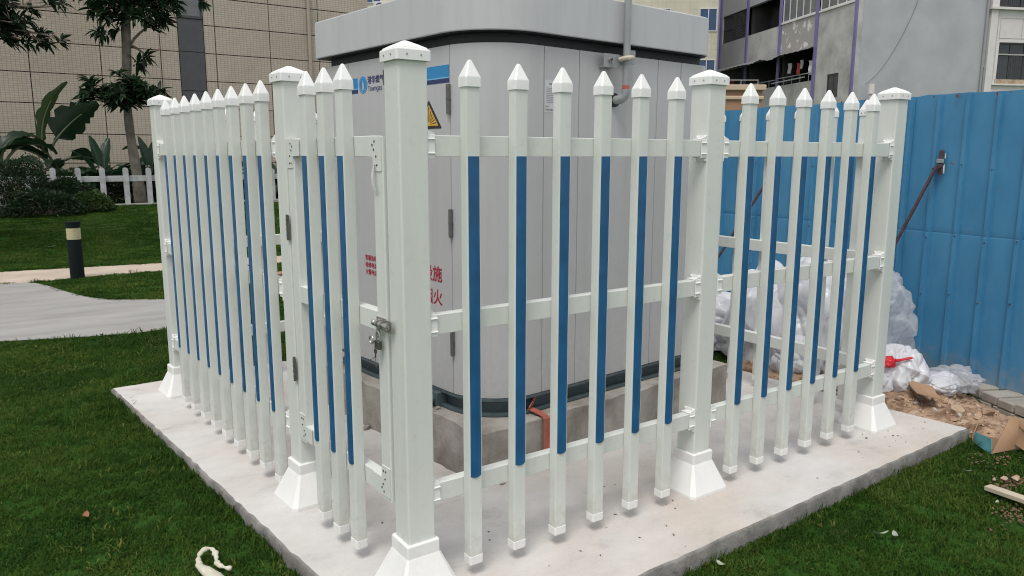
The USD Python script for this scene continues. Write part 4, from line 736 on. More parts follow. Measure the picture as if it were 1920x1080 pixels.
# crumbs of soil strewn over the lawn near the carton and by the plank
cr = []
for k in range(420):
    p = (rng.normal(3.01, 0.07), rng.normal(-0.79, 0.035)) if k < 160 else (rng.normal(2.66, 0.09), rng.normal(-0.99, 0.05)) if k < 330 else (rng.normal(3.30, 0.10), rng.normal(-0.60, 0.05))
    s = rng.uniform(0.003, 0.010); cr.append(move(stone(s, k + 3000), p[0], p[1], LAWN_Z + 0.010 + s * 0.4))
obj('strewn_soil', cat_(cr), 'soil_dark', None, smooth=False, kind='stuff', label='brown soil crumbs strewn on the right lawn near the carton and plank', cat='soil')
for k, (x_, y_, s) in enumerate(((3.0, -0.77, 0.022), (3.06, -0.80, 0.028), (2.95, -0.74, 0.018))):
    obj('clay_lump', stone(s, 900 + k, 0.6), 'clod', None, at=(x_, y_, LAWN_Z + 0.025), smooth=False, label=('orange clay lump in the middle of the bare lawn patch', 'biggest orange clay lump nearest the camera on the lawn', 'small orange clay lump closest to the crushed carton')[k], cat='clay lump', group='clay lumps on the lawn')

def board(c0, ex, ey, th=0.005, bend=None):
    """cardboard sheet: origin, edge vectors"""
    c0, ex, ey = (np.array(a, float) for a in (c0, ex, ey)); n = np.cross(ex, ey); n /= np.linalg.norm(n); nx_, ny_ = 7, 5; V = []
    for s in (0, 1):
        for j in range(ny_):
            for i in range(nx_):
                u, w = i / (nx_ - 1), j / (ny_ - 1); p = c0 + ex * u + ey * w - n * th * s
                if bend: p = p + n * bend * math.sin(PI * u) * (0.6 + 0.4 * w)
                V.append(p)
    F = []; M_ = nx_ * ny_
    for j in range(ny_ - 1):
        for i in range(nx_ - 1):
            a = j * nx_ + i; F += [[a, a + 1, a + nx_ + 1], [a, a + nx_ + 1, a + nx_], [M_ + a, M_ + a + nx_ + 1, M_ + a + 1], [M_ + a, M_ + a + nx_, M_ + a + nx_ + 1]]
    rim = [i for i in range(nx_)] + [j * nx_ + nx_ - 1 for j in range(1, ny_)] + [(ny_ - 1) * nx_ + i for i in range(nx_ - 2, -1, -1)] + [j * nx_ for j in range(ny_ - 2, 0, -1)]
    for a, b in zip(rim, rim[1:] + rim[:1]): F += [[a, M_ + a, M_ + b], [a, M_ + b, b]]
    m = trimesh.Trimesh(V, F, process=False); m.fix_normals(); return m
# crushed carton: open end with teal print towards the slab, flaps up
bxn = thing('crushed_carton', 'crushed open brown cardboard carton with teal print beside the slab corner', 'cardboard box')
def quad(a, b, c, d, th=0.005, bend=None): return board(a, np.array(b) - a, np.array(d) - a, th, bend) if bend is not None else slab4(a, b, c, d, th)
def slab4(a, b, c, d, th):
    """thin four cornered cardboard flap; the corners need not be coplanar"""
    a, b, c, d = (np.array(x, float) for x in (a, b, c, d)); n = np.cross(c - a, d - b); n /= np.linalg.norm(n); N_ = 6; V = []
    for s in (0, 1):
        for j in range(N_):
            for i in range(N_):
                u, w = i / (N_ - 1), j / (N_ - 1); V.append(a * (1 - u) * (1 - w) + b * u * (1 - w) + c * u * w + d * (1 - u) * w - n * th * s + n * 0.006 * math.sin(3 * u + 2 * w))
    F = []; M_ = N_ * N_
    for j in range(N_ - 1):
        for i in range(N_ - 1):
            q = j * N_ + i; F += [[q, q + 1, q + N_ + 1], [q, q + N_ + 1, q + N_], [M_ + q, M_ + q + N_ + 1, M_ + q + 1], [M_ + q, M_ + q + N_, M_ + q + N_ + 1]]
    rim = list(range(N_)) + [j * N_ + N_ - 1 for j in range(1, N_)] + [(N_ - 1) * N_ + i for i in range(N_ - 2, -1, -1)] + [j * N_ for j in range(N_ - 2, 0, -1)]
    for p_, q_ in zip(rim, rim[1:] + rim[:1]): F += [[p_, M_ + p_, M_ + q_], [p_, M_ + q_, q_]]
    m = trimesh.Trimesh(V, F, process=False); m.fix_normals(); return m
B1, B2, B3, K1 = np.array([3.425, -0.43, -0.07]), np.array([3.325, -0.565, -0.07]), np.array([3.545, -0.63, -0.06]), np.array([3.60, -0.36, -0.05])
T1, T2, T4, T5 = np.array([3.457, -0.419, -0.012]), np.array([3.375, -0.53, 0.0]), np.array([3.524, -0.660, 0.105]), np.array([3.532, -0.557, 0.105])
T7, T8, B9, B6 = np.array([3.511, -0.622, 0.062]), np.array([3.466, -0.782, 0.03]), np.array([3.437, -0.751, -0.06]), np.array([3.495, -0.60, -0.03])
obj('printed_flap', slab4(B1, B2, T2, T1, 0.005), 'cardboard_teal', bxn)
obj('carton_side', slab4(B1 + [0.01, 0.012, 0], T1 + [0.01, 0.012, 0], K1 + [0, 0, 0.07], K1, 0.005), 'cardboard', bxn)
obj('carton_base', slab4(B1 + [0.012, 0.006, 0.004], B2 + [0.012, 0.006, 0.004], B3, K1, 0.005), 'cardboard_dark', bxn)
obj('carton_flap', slab4(B2 + [0.008, 0, 0], B3, T4, T5, 0.006), 'cardboard', bxn)
obj('carton_flap', slab4(T5 + [0.006, 0, 0.004], T4 + [0.006, 0, 0.004], T8 + [0, 0.06, 0.01], T7, 0.006), 'cardboard', bxn)
fl = obj('carton_end', slab4(T7 + [0, -0.006, -0.004], T8, B9, B6, 0.005), 'cardboard', bxn)
nrm = np.cross(T8 - T7, B6 - T7); nrm /= np.linalg.norm(nrm)
if nrm @ (C - T7) < 0: nrm = -nrm
hs = T7 * 0.35 + T8 * 0.25 + B9 * 0.15 + B6 * 0.25 + nrm * 0.006; e_ = (T8 - T7) / np.linalg.norm(T8 - T7)
obj('hand_hole', cyl(hs, hs + nrm * 0.002, 0.009, n=10), 'print_black', fl); obj('hand_hole', cyl(hs + e_ * 0.03 + [0, 0, 0.012], hs + e_ * 0.03 + nrm * 0.002 + [0, 0, 0.012], 0.009, n=10), 'print_black', fl)
cs = obj('cardboard_sheet', board((3.62, 0.02, 0.075), (0.20, 0.17, 0.012), (0.06, -0.14, -0.022), 0.006, bend=0.012), 'cardboard')
tag(cs, 'flat torn brown cardboard sheet lying on the soil by the white bags', 'cardboard sheet')
wd = obj('timber_plank', rot(cbx(0, 0.75, -0.026, 0.026, 0.0, 0.022, 0.002), -0.05, (0, 1, 0)), 'timber', None, at=(2.80, -0.775, LAWN_Z + 0.022), rz=math.atan2(-0.30, -0.08) + 0.10)
tag(wd, 'pale sawn timber plank lying on the right lawn', 'timber plank')

# ------------------------------------------------------------------ plastic bags and film along the hoarding
def bag(rx, ry, rz_, seed, crumple=0.1, freq=1.5, folds=34):
    """slack plastic bag: a lumpy body cut by sharp random creases"""
    r = np.random.default_rng(seed); m = trimesh.creation.icosphere(5, 1.0); v = m.vertices.copy()
    rad = 1 + (meshkit.fbm(v * freq + seed * 7.3, 2, seed) - 0.5) * 0.55
    for k in range(folds):
        n = r.normal(0, 1, 3); n /= np.linalg.norm(n); c = r.normal(0, 1, 3); c /= np.linalg.norm(c); c = c - n * (c @ n); c /= np.linalg.norm(c); o = r.uniform(-0.6, 0.6)
        dd = np.abs(v @ n - o + 0.06 * np.sin(v @ c * 5 + k)); w = r.uniform(0.035, 0.11); ext = np.clip((v @ c - r.uniform(-0.3, 0.5)) * 2.5, 0, 1)
        rad += (r.choice([-1, -1, 0.8]) * crumple * r.uniform(0.4, 1.2)) * np.exp(-dd / w) * ext
    v = v * rad[:, None] * [rx, ry, rz_]; v[:, 2] = np.where(v[:, 2] < -rz_ * 0.6, -rz_ * 0.6 + (v[:, 2] + rz_ * 0.6) * 0.1, v[:, 2]); v[:, 2] -= v[:, 2].min()
    m.vertices = v; return m
BAGS = [  # x, y, z, rx, ry, rz, material, seed, label
    (3.92, 0.36, -0.03, 0.25, 0.23, 0.20, 'film_white', 1, 'white plastic bag at the near end of the pile, the red cover on it'),
    (3.74, 0.50, -0.06, 0.22, 0.17, 0.17, 'film_white', 2, 'low white plastic bag right behind the right end post'),
    (4.14, 0.66, 0.02, 0.30, 0.30, 0.50, 'film_clear', 3, 'tall clear plastic film bundle sloping down from the pile against the hoarding'),
    (4.02, 1.02, -0.06, 0.32, 0.30, 0.56, 'film_white', 4, 'big bulging white bag at the top of the pile behind the pickets'),
    (3.92, 1.42, -0.06, 0.32, 0.30, 0.46, 'film_white', 5, 'white bag left of the biggest bag, seen between pickets'),
    (4.25, 1.62, -0.06, 0.30, 0.34, 0.38, 'film_white', 6, 'white bag leaning on the hoarding behind the others'),
    (3.95, 1.95, -0.06, 0.32, 0.28, 0.30, 'film_white', 7, 'low white bag at the far left end of the pile'),
    (4.36, 0.14, -0.05, 0.16, 0.20, 0.10, 'film_clear', 8, 'crumpled clear film lying on the brick kerb'),
    (4.18, 0.16, -0.05, 0.20, 0.14, 0.09, 'film_white', 9, 'flat white printed sack spread on the soil by the bricks'),
    (3.72, 0.98, -0.06, 0.20, 0.20, 0.20, 'film_white', 10, 'small white bag in front of the biggest bag'),
    (4.30, 2.45, -0.06, 0.30, 0.34, 0.24, 'film_white', 11, 'white bag beyond the pile, farthest along the hoarding')]
for x_, y_, z_, rx, ry, rz_, m_, sd, lab in BAGS:
    tag(obj('plastic_bag', bag(rx, ry, rz_, sd, 0.10 if m_ == 'film_white' else 0.12, 1.3, 46 if m_ == 'film_white' else 80), m_, None, at=(x_, y_, z_), rz=sd * 0.7, smooth=True), lab, 'plastic bag', 'white rubbish bags by the hoarding')
rd = bag(0.055, 0.05, 0.045, 21, 0.10, 1.3, 20); rd = cat_([rd, move(tube(spline([(0.03, -0.03, 0.045), (0.07, -0.06, 0.05), (0.10, -0.085, 0.06), (0.125, -0.10, 0.062)], 8), [0.02, 0.018, 0.014, 0.013, 0.012, 0.014, 0.012, 0.006], 8, 0.6), 0, 0, 0)])
tag(obj('red_wrapper', rd, 'red_plastic', None, at=(3.735, 0.285, 0.175), smooth=True), 'crumpled bright red wrapper lying on the white bags', 'wrapper')
tag(obj('dark_stake', cyl((3.86, 0.80, -0.06), (3.855, 0.80, 0.29), 0.012, n=8), 'rod_rust'), 'short dark iron stake standing before the white bags', 'iron stake')
# red brick rubble seen through the left pickets, beyond the back fence
rb = thing('brick_pile', 'loose pile of reddish bricks on the lawn behind the back fence', 'brick pile', (2.05, 6.9, LAWN_Z), 0.2)
for k in range(44):
    lv = 0 if k < 22 else 1 if k < 36 else 2
    obj('brick', rot(rot(brick(0.22, 0.105, 0.06, k + 900), random.uniform(-0.25, 0.25), (0, 1, 0)), random.uniform(0, PI), (0, 0, 1)), 'brick_red', rb, at=(random.gauss(0, 0.36 - 0.09 * lv), random.gauss(0, 0.26 - 0.06 * lv), 0.01 + lv * 0.075 + random.uniform(0, 0.03)), smooth=False)

# ------------------------------------------------------------------ small litter
rag_pts = spline([(-0.623, 0.6056, 0.014), (-0.6211, 0.6455, 0.02), (-0.6072, 0.677, 0.024), (-0.5867, 0.6946, 0.028), (-0.5666, 0.6942, 0.028), (-0.556, 0.6638, 0.026), (-0.5598, 0.6161, 0.02), (-0.5651, 0.5785, 0.016), (-0.5503, 0.5406, 0.013), (-0.5282, 0.5159, 0.012)], 44)
rr2 = 0.0095 + 0.0025 * np.sin(np.linspace(0, 26, 44)) + 0.002 * np.sin(np.linspace(0, 61, 44)); rr2[-3:] *= [1, 1.15, 0.9]
rag = thing('cream_rag', 'twisted cream cloth rag looped on the lawn near the bottom edge', 'rag', (0, 0, LAWN_Z + 0.06))
obj('rag_twist', tube(rag_pts, rr2, 10, 0.75), 'cloth_cream', rag, smooth=True)
body_pts = spline([(-0.6147, 0.6226, 0.012), (-0.6262, 0.617, 0.014), (-0.6262, 0.5848, 0.018), (-0.6135, 0.5301, 0.022), (-0.5997, 0.4562, 0.022), (-0.5912, 0.3768, 0.018), (-0.5871, 0.296, 0.014)], 30)
bm = tube(body_pts, np.interp(np.linspace(0, 1, 30), [0, 0.1, 0.25, 0.6, 0.9, 1], [0.008, 0.014, 0.024, 0.034, 0.026, 0.012]), 22, 0.6)
bv = bm.vertices; bm.vertices = bv + (np.random.default_rng(3).normal(0, 0.0008, bv.shape)) + 0.006 * (np.abs(2 * meshkit.fbm(bv * [38, 38, 60], 2, 5) - 1) - 0.3)[:, None] * np.array([0.3, 0.3, 1.0])
obj('rag_body', bm, 'cloth_cream', rag, smooth=True)
LEAFN = 0
def scrap(x_, y_, s, m_, name, lab, cat, grp=None, zoff=0.03):
    global LEAFN; LEAFN += 1
    u = np.linspace(-1, 1, 7); w = 0.42 * np.sqrt(np.clip(1 - u ** 2, 0, 1)) + 0.02; V = []
    for a, b in zip(u, w): V += [(a * s, -b * s, 0.35 * s * a * a + 0.12 * s), (a * s, 0, 0.35 * s * a * a), (a * s, b * s, 0.35 * s * a * a + 0.15 * s)]
    F = []
    for i in range(6):
        for j in range(2): q = i * 3 + j; F += [[q, q + 3, q + 4], [q, q + 4, q + 1]]
    tag(obj(name, rot(trimesh.Trimesh(V, F, process=False), 0.4 * math.sin(LEAFN), (1, 0, 0)), m_, None, at=(x_, y_, LAWN_Z + zoff), rz=LEAFN * 1.3, smooth=True), lab, cat, grp)
scrap(-0.946, 1.328, 0.030, 'dry_leaf', 'dry_leaf', 'reddish brown dry leaf lying on the left lawn', 'leaf', None, 0.075)
def at_px(px, py, z=LAWN_Z):
    dr = FW + R * (px - 960) / 1428.65 - U * (py - 540) / 1428.65; t_ = (z - C[2]) / dr[2]; return C + dr * t_
scrap(1.905, -0.735, 0.035, 'scrap_pale', 'pale_leaf', 'largest curled pale leaf on the right lawn near the slab edge', 'leaf', 'pale leaves on the right lawn')
scrap(1.945, -0.775, 0.026, 'scrap_pale', 'pale_leaf', 'pale leaf right next to the largest curled one', 'leaf', 'pale leaves on the right lawn')
scrap(2.93, -0.62, 0.022, 'scrap_pale', 'pale_leaf', 'white scrap of leaf close to the slab right corner', 'leaf', 'pale leaves on the right lawn')
scrap(2.66, -0.88, 0.018, 'scrap_pale', 'pale_leaf', 'small pale leaf between slab corner and timber plank', 'leaf', 'pale leaves on the right lawn')
scrap(1.13, -0.50, 0.022, 'scrap_pale', 'pale_leaf', 'pale leaf against the rough slab edge, nearest the camera', 'leaf', 'pale leaves on the right lawn')
scrap(-0.33, 12.2, 0.07, 'scrap_pale', 'paper_scrap', 'white paper scrap on the far lawn beyond the bollard', 'paper scrap', None, 0.16)

# ------------------------------------------------------------------ bollard light and white garden fence
bl = thing('bollard_light', 'black cylindrical bollard light with cream lens at the path edge', 'bollard light', (-0.208, 9.45, LAWN_Z - 0.01))
obj('bollard_post', cyl((0, 0, 0), (0, 0, 0.545), 0.088, n=28), 'bollard_black', bl, smooth=35)
lens = obj('bollard_lens', cyl((0, 0, 0.545), (0, 0, 0.70), 0.086, n=28), 'bollard_lens', bl, smooth=35)
obj('lens_louvre', cat_([cyl((0, 0, z), (0, 0, z + 0.005), 0.0885, n=28) for z in (0.575, 0.605, 0.635, 0.665)]), 'strap_cream', lens, smooth=35)
obj('bollard_cap', cat_([cyl((0, 0, 0.70), (0, 0, 0.765), 0.090, n=28), cyl((0, 0, 0.765), (0, 0, 0.78), 0.097, n=28)]), 'bollard_black', bl, smooth=35)
gz = float(lawn_z(1.5, 17.0))
gf = thing('garden_fence', 'low white wooden garden fence with rounded posts at the top of the lawn bank', 'garden fence', (0, 17.0, gz))
pk2 = extr(unary_union([sbox(-0.055, 0, 0.055, 0.82), Point(0, 0.82).buffer(0.055)]), -0.035, 0.035); pk2.apply_transform(trimesh.transformations.rotation_matrix(PI / 2, (1, 0, 0)))
for k in range(-9, 22):
    obj('fence_picket', pk2, 'garden_white', gf, at=(1.09 + 0.475 * k, 0, float(lawn_z(1.09 + 0.475 * k, 17.0)) - gz - 0.03), smooth=35)
obj('fence_rail', cbx(-3.5, 11.2, 0.036, 0.075, 0.53, 0.66, 0.006), 'garden_white', gf)
obj('fence_kerb', cbx(-3.5, 11.2, -0.10, 0.10, -0.05, 0.03, 0.01), 'pad_concrete', gf)

# ------------------------------------------------------------------ tiled building behind the lawn
FY = 22.0
tb = thing('tiled_building', 'beige mosaic tiled building wall with dark window strip behind the trees', 'building', (0, FY, 0))
obj('wall_core', bx(-14, 9.87, 0.03, 7, -0.2, 11), 'facade_back', tb, smooth=False)
vx = [-13.9, -11.8, -9.9, -8.05, -6.3, -4.7, -3.09, -1.44, 0.207, 1.901, 3.445, 3.949]; vx2 = [4.661, 4.98, 6.605, 8.167, 9.908]
zr = [0.543 + 0.796 * k for k in range(-1, 13)]
gj = 0.013
for xs_ in (vx, vx2):
    for x0, x1 in zip(xs_[:-1], xs_[1:]):
        for z0, z1 in zip(zr[:-1], zr[1:]):
            obj('tile_panel', bx(x0 + gj, x1 - gj, 0.0, 0.028, z0 + gj, z1 - gj), 'mosaic_beige', tb, smooth=False)
obj('return_wall', bx(9.872, 9.905, 0.03, 7, -0.2, 11), 'mosaic_beige', tb, smooth=False)
obj('dark_panel', bx(3.962, 4.648, 0.004, 0.03, -0.2, 3.42), 'tile_dark', tb, smooth=False)
for z0, z1 in ((3.44, 4.53), (4.55, 5.46), (6.6, 7.6), (7.62, 8.6)): obj('dark_panel', bx(3.962, 4.648, 0.004, 0.03, z0, z1), 'tile_dark', tb, smooth=False)
for z0 in (5.48, 8.62):
    w = obj('window', cat_([bx(3.962, 4.012, -0.02, 0.03, z0, z0 + 1.1), bx(4.598, 4.648, -0.02, 0.03, z0, z0 + 1.1), bx(4.012, 4.598, -0.02, 0.03, z0, z0 + 0.07), bx(4.012, 4.598, -0.02, 0.03, z0 + 1.04, z0 + 1.1)]), 'frame_dark', tb, smooth=False)
    obj('pane', bx(4.012, 4.598, 0.008, 0.016, z0 + 0.07, z0 + 1.04), 'glass_mid', w, smooth=False)
dp = obj('downpipe', cyl((7.85, -0.07, 0), (7.85, -0.07, 11), 0.055, n=16), 'downpipe', tb)
obj('pipe_collar', cat_([cyl((7.85, -0.07, z), (7.85, -0.07, z + 0.06), 0.063, n=16) for z in (1.6, 4.05, 6.4, 8.8)]), 'downpipe', dp)

# ------------------------------------------------------------------ pale yellow tiled building farther back
YD = np.array([39.51 - 20.888, 32.573 - 46.076]); YL = float(np.linalg.norm(YD)); YZ = math.atan2(YD[1], YD[0])
yb = thing('yellow_tiled_building', 'pale yellow tiled building with blue windows showing behind the cabinet roof', 'building', (20.888, 46.076, 0), YZ)
obj('wall', bx(-4, YL, 0, 9, -0.2, 15.5), 'mosaic_yellow', yb, smooth=False)
def window(t, x0, x1, z0, z1, y=0.0, glass='glass_blue', frame='frame_white', nv=2, nh=1, d=0.05, fr=0.06):
    P = [bx(x0, x0 + fr, y - d, y, z0, z1), bx(x1 - fr, x1, y - d, y, z0, z1), bx(x0 + fr, x1 - fr, y - d, y, z0, z0 + fr), bx(x0 + fr, x1 - fr, y - d, y, z1 - fr, z1)]
    for k in range(1, nv):
        xm = x0 + (x1 - x0) * k / nv; P.append(bx(xm - fr / 2, xm + fr / 2, y - d + 0.004, y, z0 + fr, z1 - fr))
    for k in range(1, nh):
        zm = z0 + (z1 - z0) * k / nh; P.append(bx(x0 + fr, x1 - fr, y - d + 0.008, y, zm - fr / 2, zm + fr / 2))
    w = obj('window', cat_(P), frame, t, smooth=False)
    obj('pane', bx(x0 + fr, x1 - fr, y - d * 0.4, y - 0.003, z0 + fr, z1 - fr), glass, w, smooth=False)
window(yb, YL - 1.35, YL - 0.18, 9.55, 11.0); window(yb, YL - 1.35, YL - 0.18, 6.3, 7.8); window(yb, YL - 5.5, YL - 3.2, 9.55, 11.0, nv=3)
for k in range(3): window(yb, 3.6 + k * 4.6, 6.2 + k * 4.6, 11.35, 13.0, nv=3)
window(yb, -0.2, 0.9, 11.35, 13.0)
obj('pipe', cat_([cyl((YL - 0.06, -0.1, 0), (YL - 0.06, -0.1, 15), 0.05, n=8), cyl((2.6, -0.08, 0), (2.6, -0.08, 15), 0.05, n=8)]), 'purple_paint', yb)
ac = thing('air_conditioner', 'white outdoor air conditioner on the yellow tiled wall', 'air conditioner', (20.888 + YD[0] / YL * 0.55, 46.076 + YD[1] / YL * 0.55, 10.72), YZ)
obj('case', cbx(-0.1, 0.78, -0.45, -0.08, 0, 0.68, 0.02), 'ac_white', ac); obj('fan_grille', cyl((0.30, -0.47, 0.35), (0.30, -0.452, 0.35), 0.25, n=20), 'frame_dark', ac)
obj('support', cat_([bx(0.0, 0.04, -0.45, -0.002, -0.06, -0.003), bx(0.64, 0.68, -0.45, -0.002, -0.06, -0.003)]), 'dark_steel', ac); obj('hose', tube(spline([(0.78, -0.2, 0.2), (1.0, -0.15, 0.1), (1.1, -0.1, -0.3), (1.05, -0.06, -1.0)], 12), 0.05, 6), 'frame_dark', ac)

# ------------------------------------------------------------------ grey rendered building behind the hoarding
gb = thing('grey_building', 'grey rendered building with purple pilasters, open balconies and blank gable', 'building', (37.05, 21.35, 0), math.atan2(-0.414, 0.91))
H_ = 15.0
def wl(y0, y1, z0, z1, m_='stained_render', n='wall'): return obj(n, bx(0.0, 0.28, y0, y1, z0, z1), m_, gb, smooth=False)
obj('gable_wall', bx(0.285, 7.72, 0.0, 0.28, -0.2, H_), 'grey_render', gb, smooth=False)
wl(0.0, 1.36, -0.2, 9.53); wl(2.43, 3.70, -0.2, 9.53); wl(1.36, 2.43, -0.2, 4.68, 'stained_render', 'wall_below_window'); wl(1.36, 2.43, 6.0, 9.53, 'stained_render', 'wall_above_window')
wl(3.70, 16.2, -0.2, 5.83); wl(3.70, 7.7, 7.70, 9.53, 'peeling_render'); wl(7.7, 12.07, 7.62, 9.45); wl(12.07, 16.2, 7.55, 9.43, 'grey_render')
wl(15.85, 16.2, 9.43, 11.28); wl(15.85, 16.2, 5.83, 7.55); wl(0.0, 7.7, 11.6, H_); wl(7.7, 16.2, 11.28, H_, 'grey_render')
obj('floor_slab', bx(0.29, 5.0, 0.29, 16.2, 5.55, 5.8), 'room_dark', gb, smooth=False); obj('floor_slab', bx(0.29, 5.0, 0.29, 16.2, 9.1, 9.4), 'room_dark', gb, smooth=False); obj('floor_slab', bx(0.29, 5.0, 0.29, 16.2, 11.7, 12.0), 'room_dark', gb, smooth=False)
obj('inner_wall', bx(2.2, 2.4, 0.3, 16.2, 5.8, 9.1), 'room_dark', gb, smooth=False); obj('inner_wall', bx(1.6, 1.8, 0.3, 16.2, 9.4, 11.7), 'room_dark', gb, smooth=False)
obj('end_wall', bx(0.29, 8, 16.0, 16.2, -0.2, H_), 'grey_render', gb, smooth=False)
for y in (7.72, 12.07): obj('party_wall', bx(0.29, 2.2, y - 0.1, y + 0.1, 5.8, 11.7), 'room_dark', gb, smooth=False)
for y, w in ((0.09, 0.10), (3.73, 0.12), (7.75, 0.12), (12.07, 0.12), (16.1, 0.15)):
    obj('pilaster', bx(-0.09, -0.002, y - w, y + w, -0.2, H_), 'purple_paint', gb, smooth=False)
def fwin(y0, y1, z0, z1, n, glass='glass_mid', frame='frame_white', fr=0.07):
    P = [bx(0.02, 0.10, y0, y0 + fr, z0, z1), bx(0.02, 0.10, y1 - fr, y1, z0, z1), bx(0.02, 0.10, y0 + fr, y1 - fr, z0, z0 + fr), bx(0.02, 0.10, y0 + fr, y1 - fr, z1 - fr, z1)]
    for k in range(1, n): ym = y0 + (y1 - y0) * k / n; P.append(bx(0.03, 0.09, ym - fr / 2, ym + fr / 2, z0 + fr, z1 - fr))
    w = obj('window', cat_(P), frame, gb, smooth=False); obj('pane', bx(0.055, 0.065, y0 + fr, y1 - fr, z0 + fr, z1 - fr), glass, w, smooth=False)
fwin(0.35, 3.55, 9.55, 11.58, 4); fwin(3.9, 7.6, 9.55, 11.58, 5)
obj('window_sill', bx(-0.06, -0.002, 0.3, 3.58, 9.46, 9.56), 'white_render', gb, smooth=False); obj('window_sill', bx(-0.06, -0.002, 3.87, 7.62, 9.46, 9.56), 'white_render', gb, smooth=False)
fwin(1.37, 2.42, 4.70, 5.98, 2, 'glass_dark', 'frame_dark', 0.05)
# grille in the far upper balcony, louvres
sl = obj('balcony_grille', cat_([bx(0.05, 0.09, y, y + 0.04, 9.45, 11.27) for y in np.arange(12.25, 15.9, 0.16)] + [bx(0.04, 0.10, 12.2, 15.95, z, z + 0.05) for z in (9.46, 10.3, 11.2)]), 'frame_dark', gb, smooth=False)
for k in range(16): obj('louvre', rot(bx(0.02, 0.16, 13.0, 14.4, 9.6 + k * 0.1, 9.612 + k * 0.1), 0.5, (0, 1, 0), (0.09, 0, 9.6 + k * 0.1)), 'awning_grey', sl, smooth=False)
# sagging corrugated awning
AW = grid(3.9, 16.0, 0, 1, 60, 3, lambda a, b: 0 * a); v = AW.vertices; sag = meshkit.noise(np.stack([v[:, 0] * 0.8, v[:, 1], 0 * v[:, 0]], -1), 4) * 0.22
AW.vertices = np.c_[-0.02 - v[:, 1] * 0.75, v[:, 0], 7.72 - v[:, 1] * 0.20 - sag * v[:, 1] + 0.02 * np.sin(v[:, 0] * 20)]
AW2 = AW.copy(); AW2.vertices[:, 2] -= 0.02; AW2.invert(); obj('awning', cat_([AW, AW2]), 'awning_grey', gb, smooth=False)
obj('balcony_rail', cat_([cyl((-0.12, 3.9, 6.25), (-0.12, 7.6, 6.25), 0.03, n=6), cyl((-0.5, 3.9, 6.0), (-0.5, 7.6, 5.95), 0.035, n=6), cyl((-0.12, 7.9, 6.2), (-0.12, 12, 6.2), 0.03, n=6)] + [cyl((-0.12, y, 5.8), (-0.12, y, 6.25), 0.02, n=5) for y in np.arange(4.1, 12, 0.9)]), 'pipe_grey', gb)
obj('gable_vent', bx(3.9, 5.35, -0.03, -0.002, 10.05, 10.7), 'frame_dark', gb, smooth=False)
obj('cable', tube(spline([(0.7, -0.03, 5.3), (1.4, -0.03, 5.9), (2.3, -0.03, 7.2), (3.0, -0.03, 8.6), (3.4, -0.03, 9.7)], 20), 0.008, 5), 'tile_dark', gb)
obj('drainpipe', cat_([cyl((7.55, -0.08, -0.2), (7.55, -0.08, 15), 0.06, n=8), bx(7.66, 7.76, -0.10, -0.004, 4.7, 6.3)]), 'pipe_grey', gb)
def gbw(x_, y_, z_): a = math.atan2(-0.414, 0.91); return (37.05 + math.cos(a) * x_ - math.sin(a) * y_, 21.35 + math.sin(a) * x_ + math.cos(a) * y_, z_)
def cloth(name, y_, z_, w, h, m_, lab, x_=-0.02):
    g = grid(0, w, 0, h, 9, 9, lambda a, b: 0 * a); v = g.vertices; g.vertices = np.c_[0.05 * np.sin(v[:, 0] * 14) + 0.03 * np.sin(v[:, 1] * 9), v[:, 0] * (1 - 0.25 * v[:, 1] / h), -v[:, 1]]
    g2 = g.copy(); g2.vertices[:, 0] += 0.02; g2.invert(); tag(obj(name, cat_([g, g2]), m_, None, at=gbw(x_, y_, z_), rz=math.atan2(-0.414, 0.91), smooth=True), lab, 'laundry', 'laundry on the grey building balcony')
cloth('laundry', 5.2, 6.95, 0.35, 0.62, 'laundry_red', 'red garment hanging on the balcony of the grey building'); cloth('laundry', 4.95, 7.1, 0.28, 0.5, 'laundry_white', 'white garment just right of the red one on the balcony')
cloth('laundry', 6.2, 7.05, 0.5, 0.6, 'laundry_white', 'pale garment left of the red one on the balcony'); cloth('laundry', 3.95, 6.95, 0.32, 0.8, 'laundry_white', 'pale cloth nearest the pilaster on the balcony'); cloth('laundry', 13.6, 6.85, 0.7, 1.0, 'laundry_orange', 'orange cloth in the far dark balcony')
bt = obj('vent_stub', cyl((0, 0, 0), (0, 0, 0.5), 0.16, n=12), 'white_render', None, at=gbw(0.75, -0.5, 4.75)); tag(bt, 'short white pipe stub showing above the hoarding', 'pipe')
tag(bt, None, None)
obj('stub_column', cyl((0, 0, -4.8), (0, 0, 0), 0.10, n=8), 'white_render', bt)

# ------------------------------------------------------------------ white rendered building at the right edge
wb = thing('white_building', 'off white rendered building with dark barred windows at the right edge', 'building', gbw(7.78, -0.12, 0), math.atan2(-0.414, 0.91))
obj('corner_pilaster', bx(0, 0.42, 0, 1.5, -0.2, H_), 'white_render', wb, smooth=False)
WX = 0.42
for x0, x1, z0, z1 in ((WX, 0.74, -0.2, 9.3), (0.74, 3.4, -0.2, 5.45), (0.74, 3.4, 7.62, 9.3), (WX, 0.50, 9.3, 11.3), (WX, 9, 11.3, H_), (3.4, 9, -0.2, 11.3)): obj('wall', bx(x0, x1, 0.10, 0.5, z0, z1), 'white_render', wb, smooth=False)
obj('tiled_sill', bx(0.66, 3.4, 0.06, 0.098, 5.45, 5.68), 'rust_tile', wb, smooth=False)
obj('sill_ledge', bx(-0.1, 3.5, -0.12, 0.098, 9.28, 9.40), 'white_render', wb, smooth=False); obj('sill_ledge', bx(0.45, 3.5, -0.04, 0.098, 5.36, 5.44), 'white_render', wb, smooth=False)
window(wb, 0.76, 3.4, 5.69, 7.6, 0.35, 'glass_dark', 'frame_dark', 3, 1, 0.06, 0.05); obj('transom', bx(0.76, 3.4, 0.24, 0.285, 6.98, 7.04), 'stained_render', wb, smooth=False)
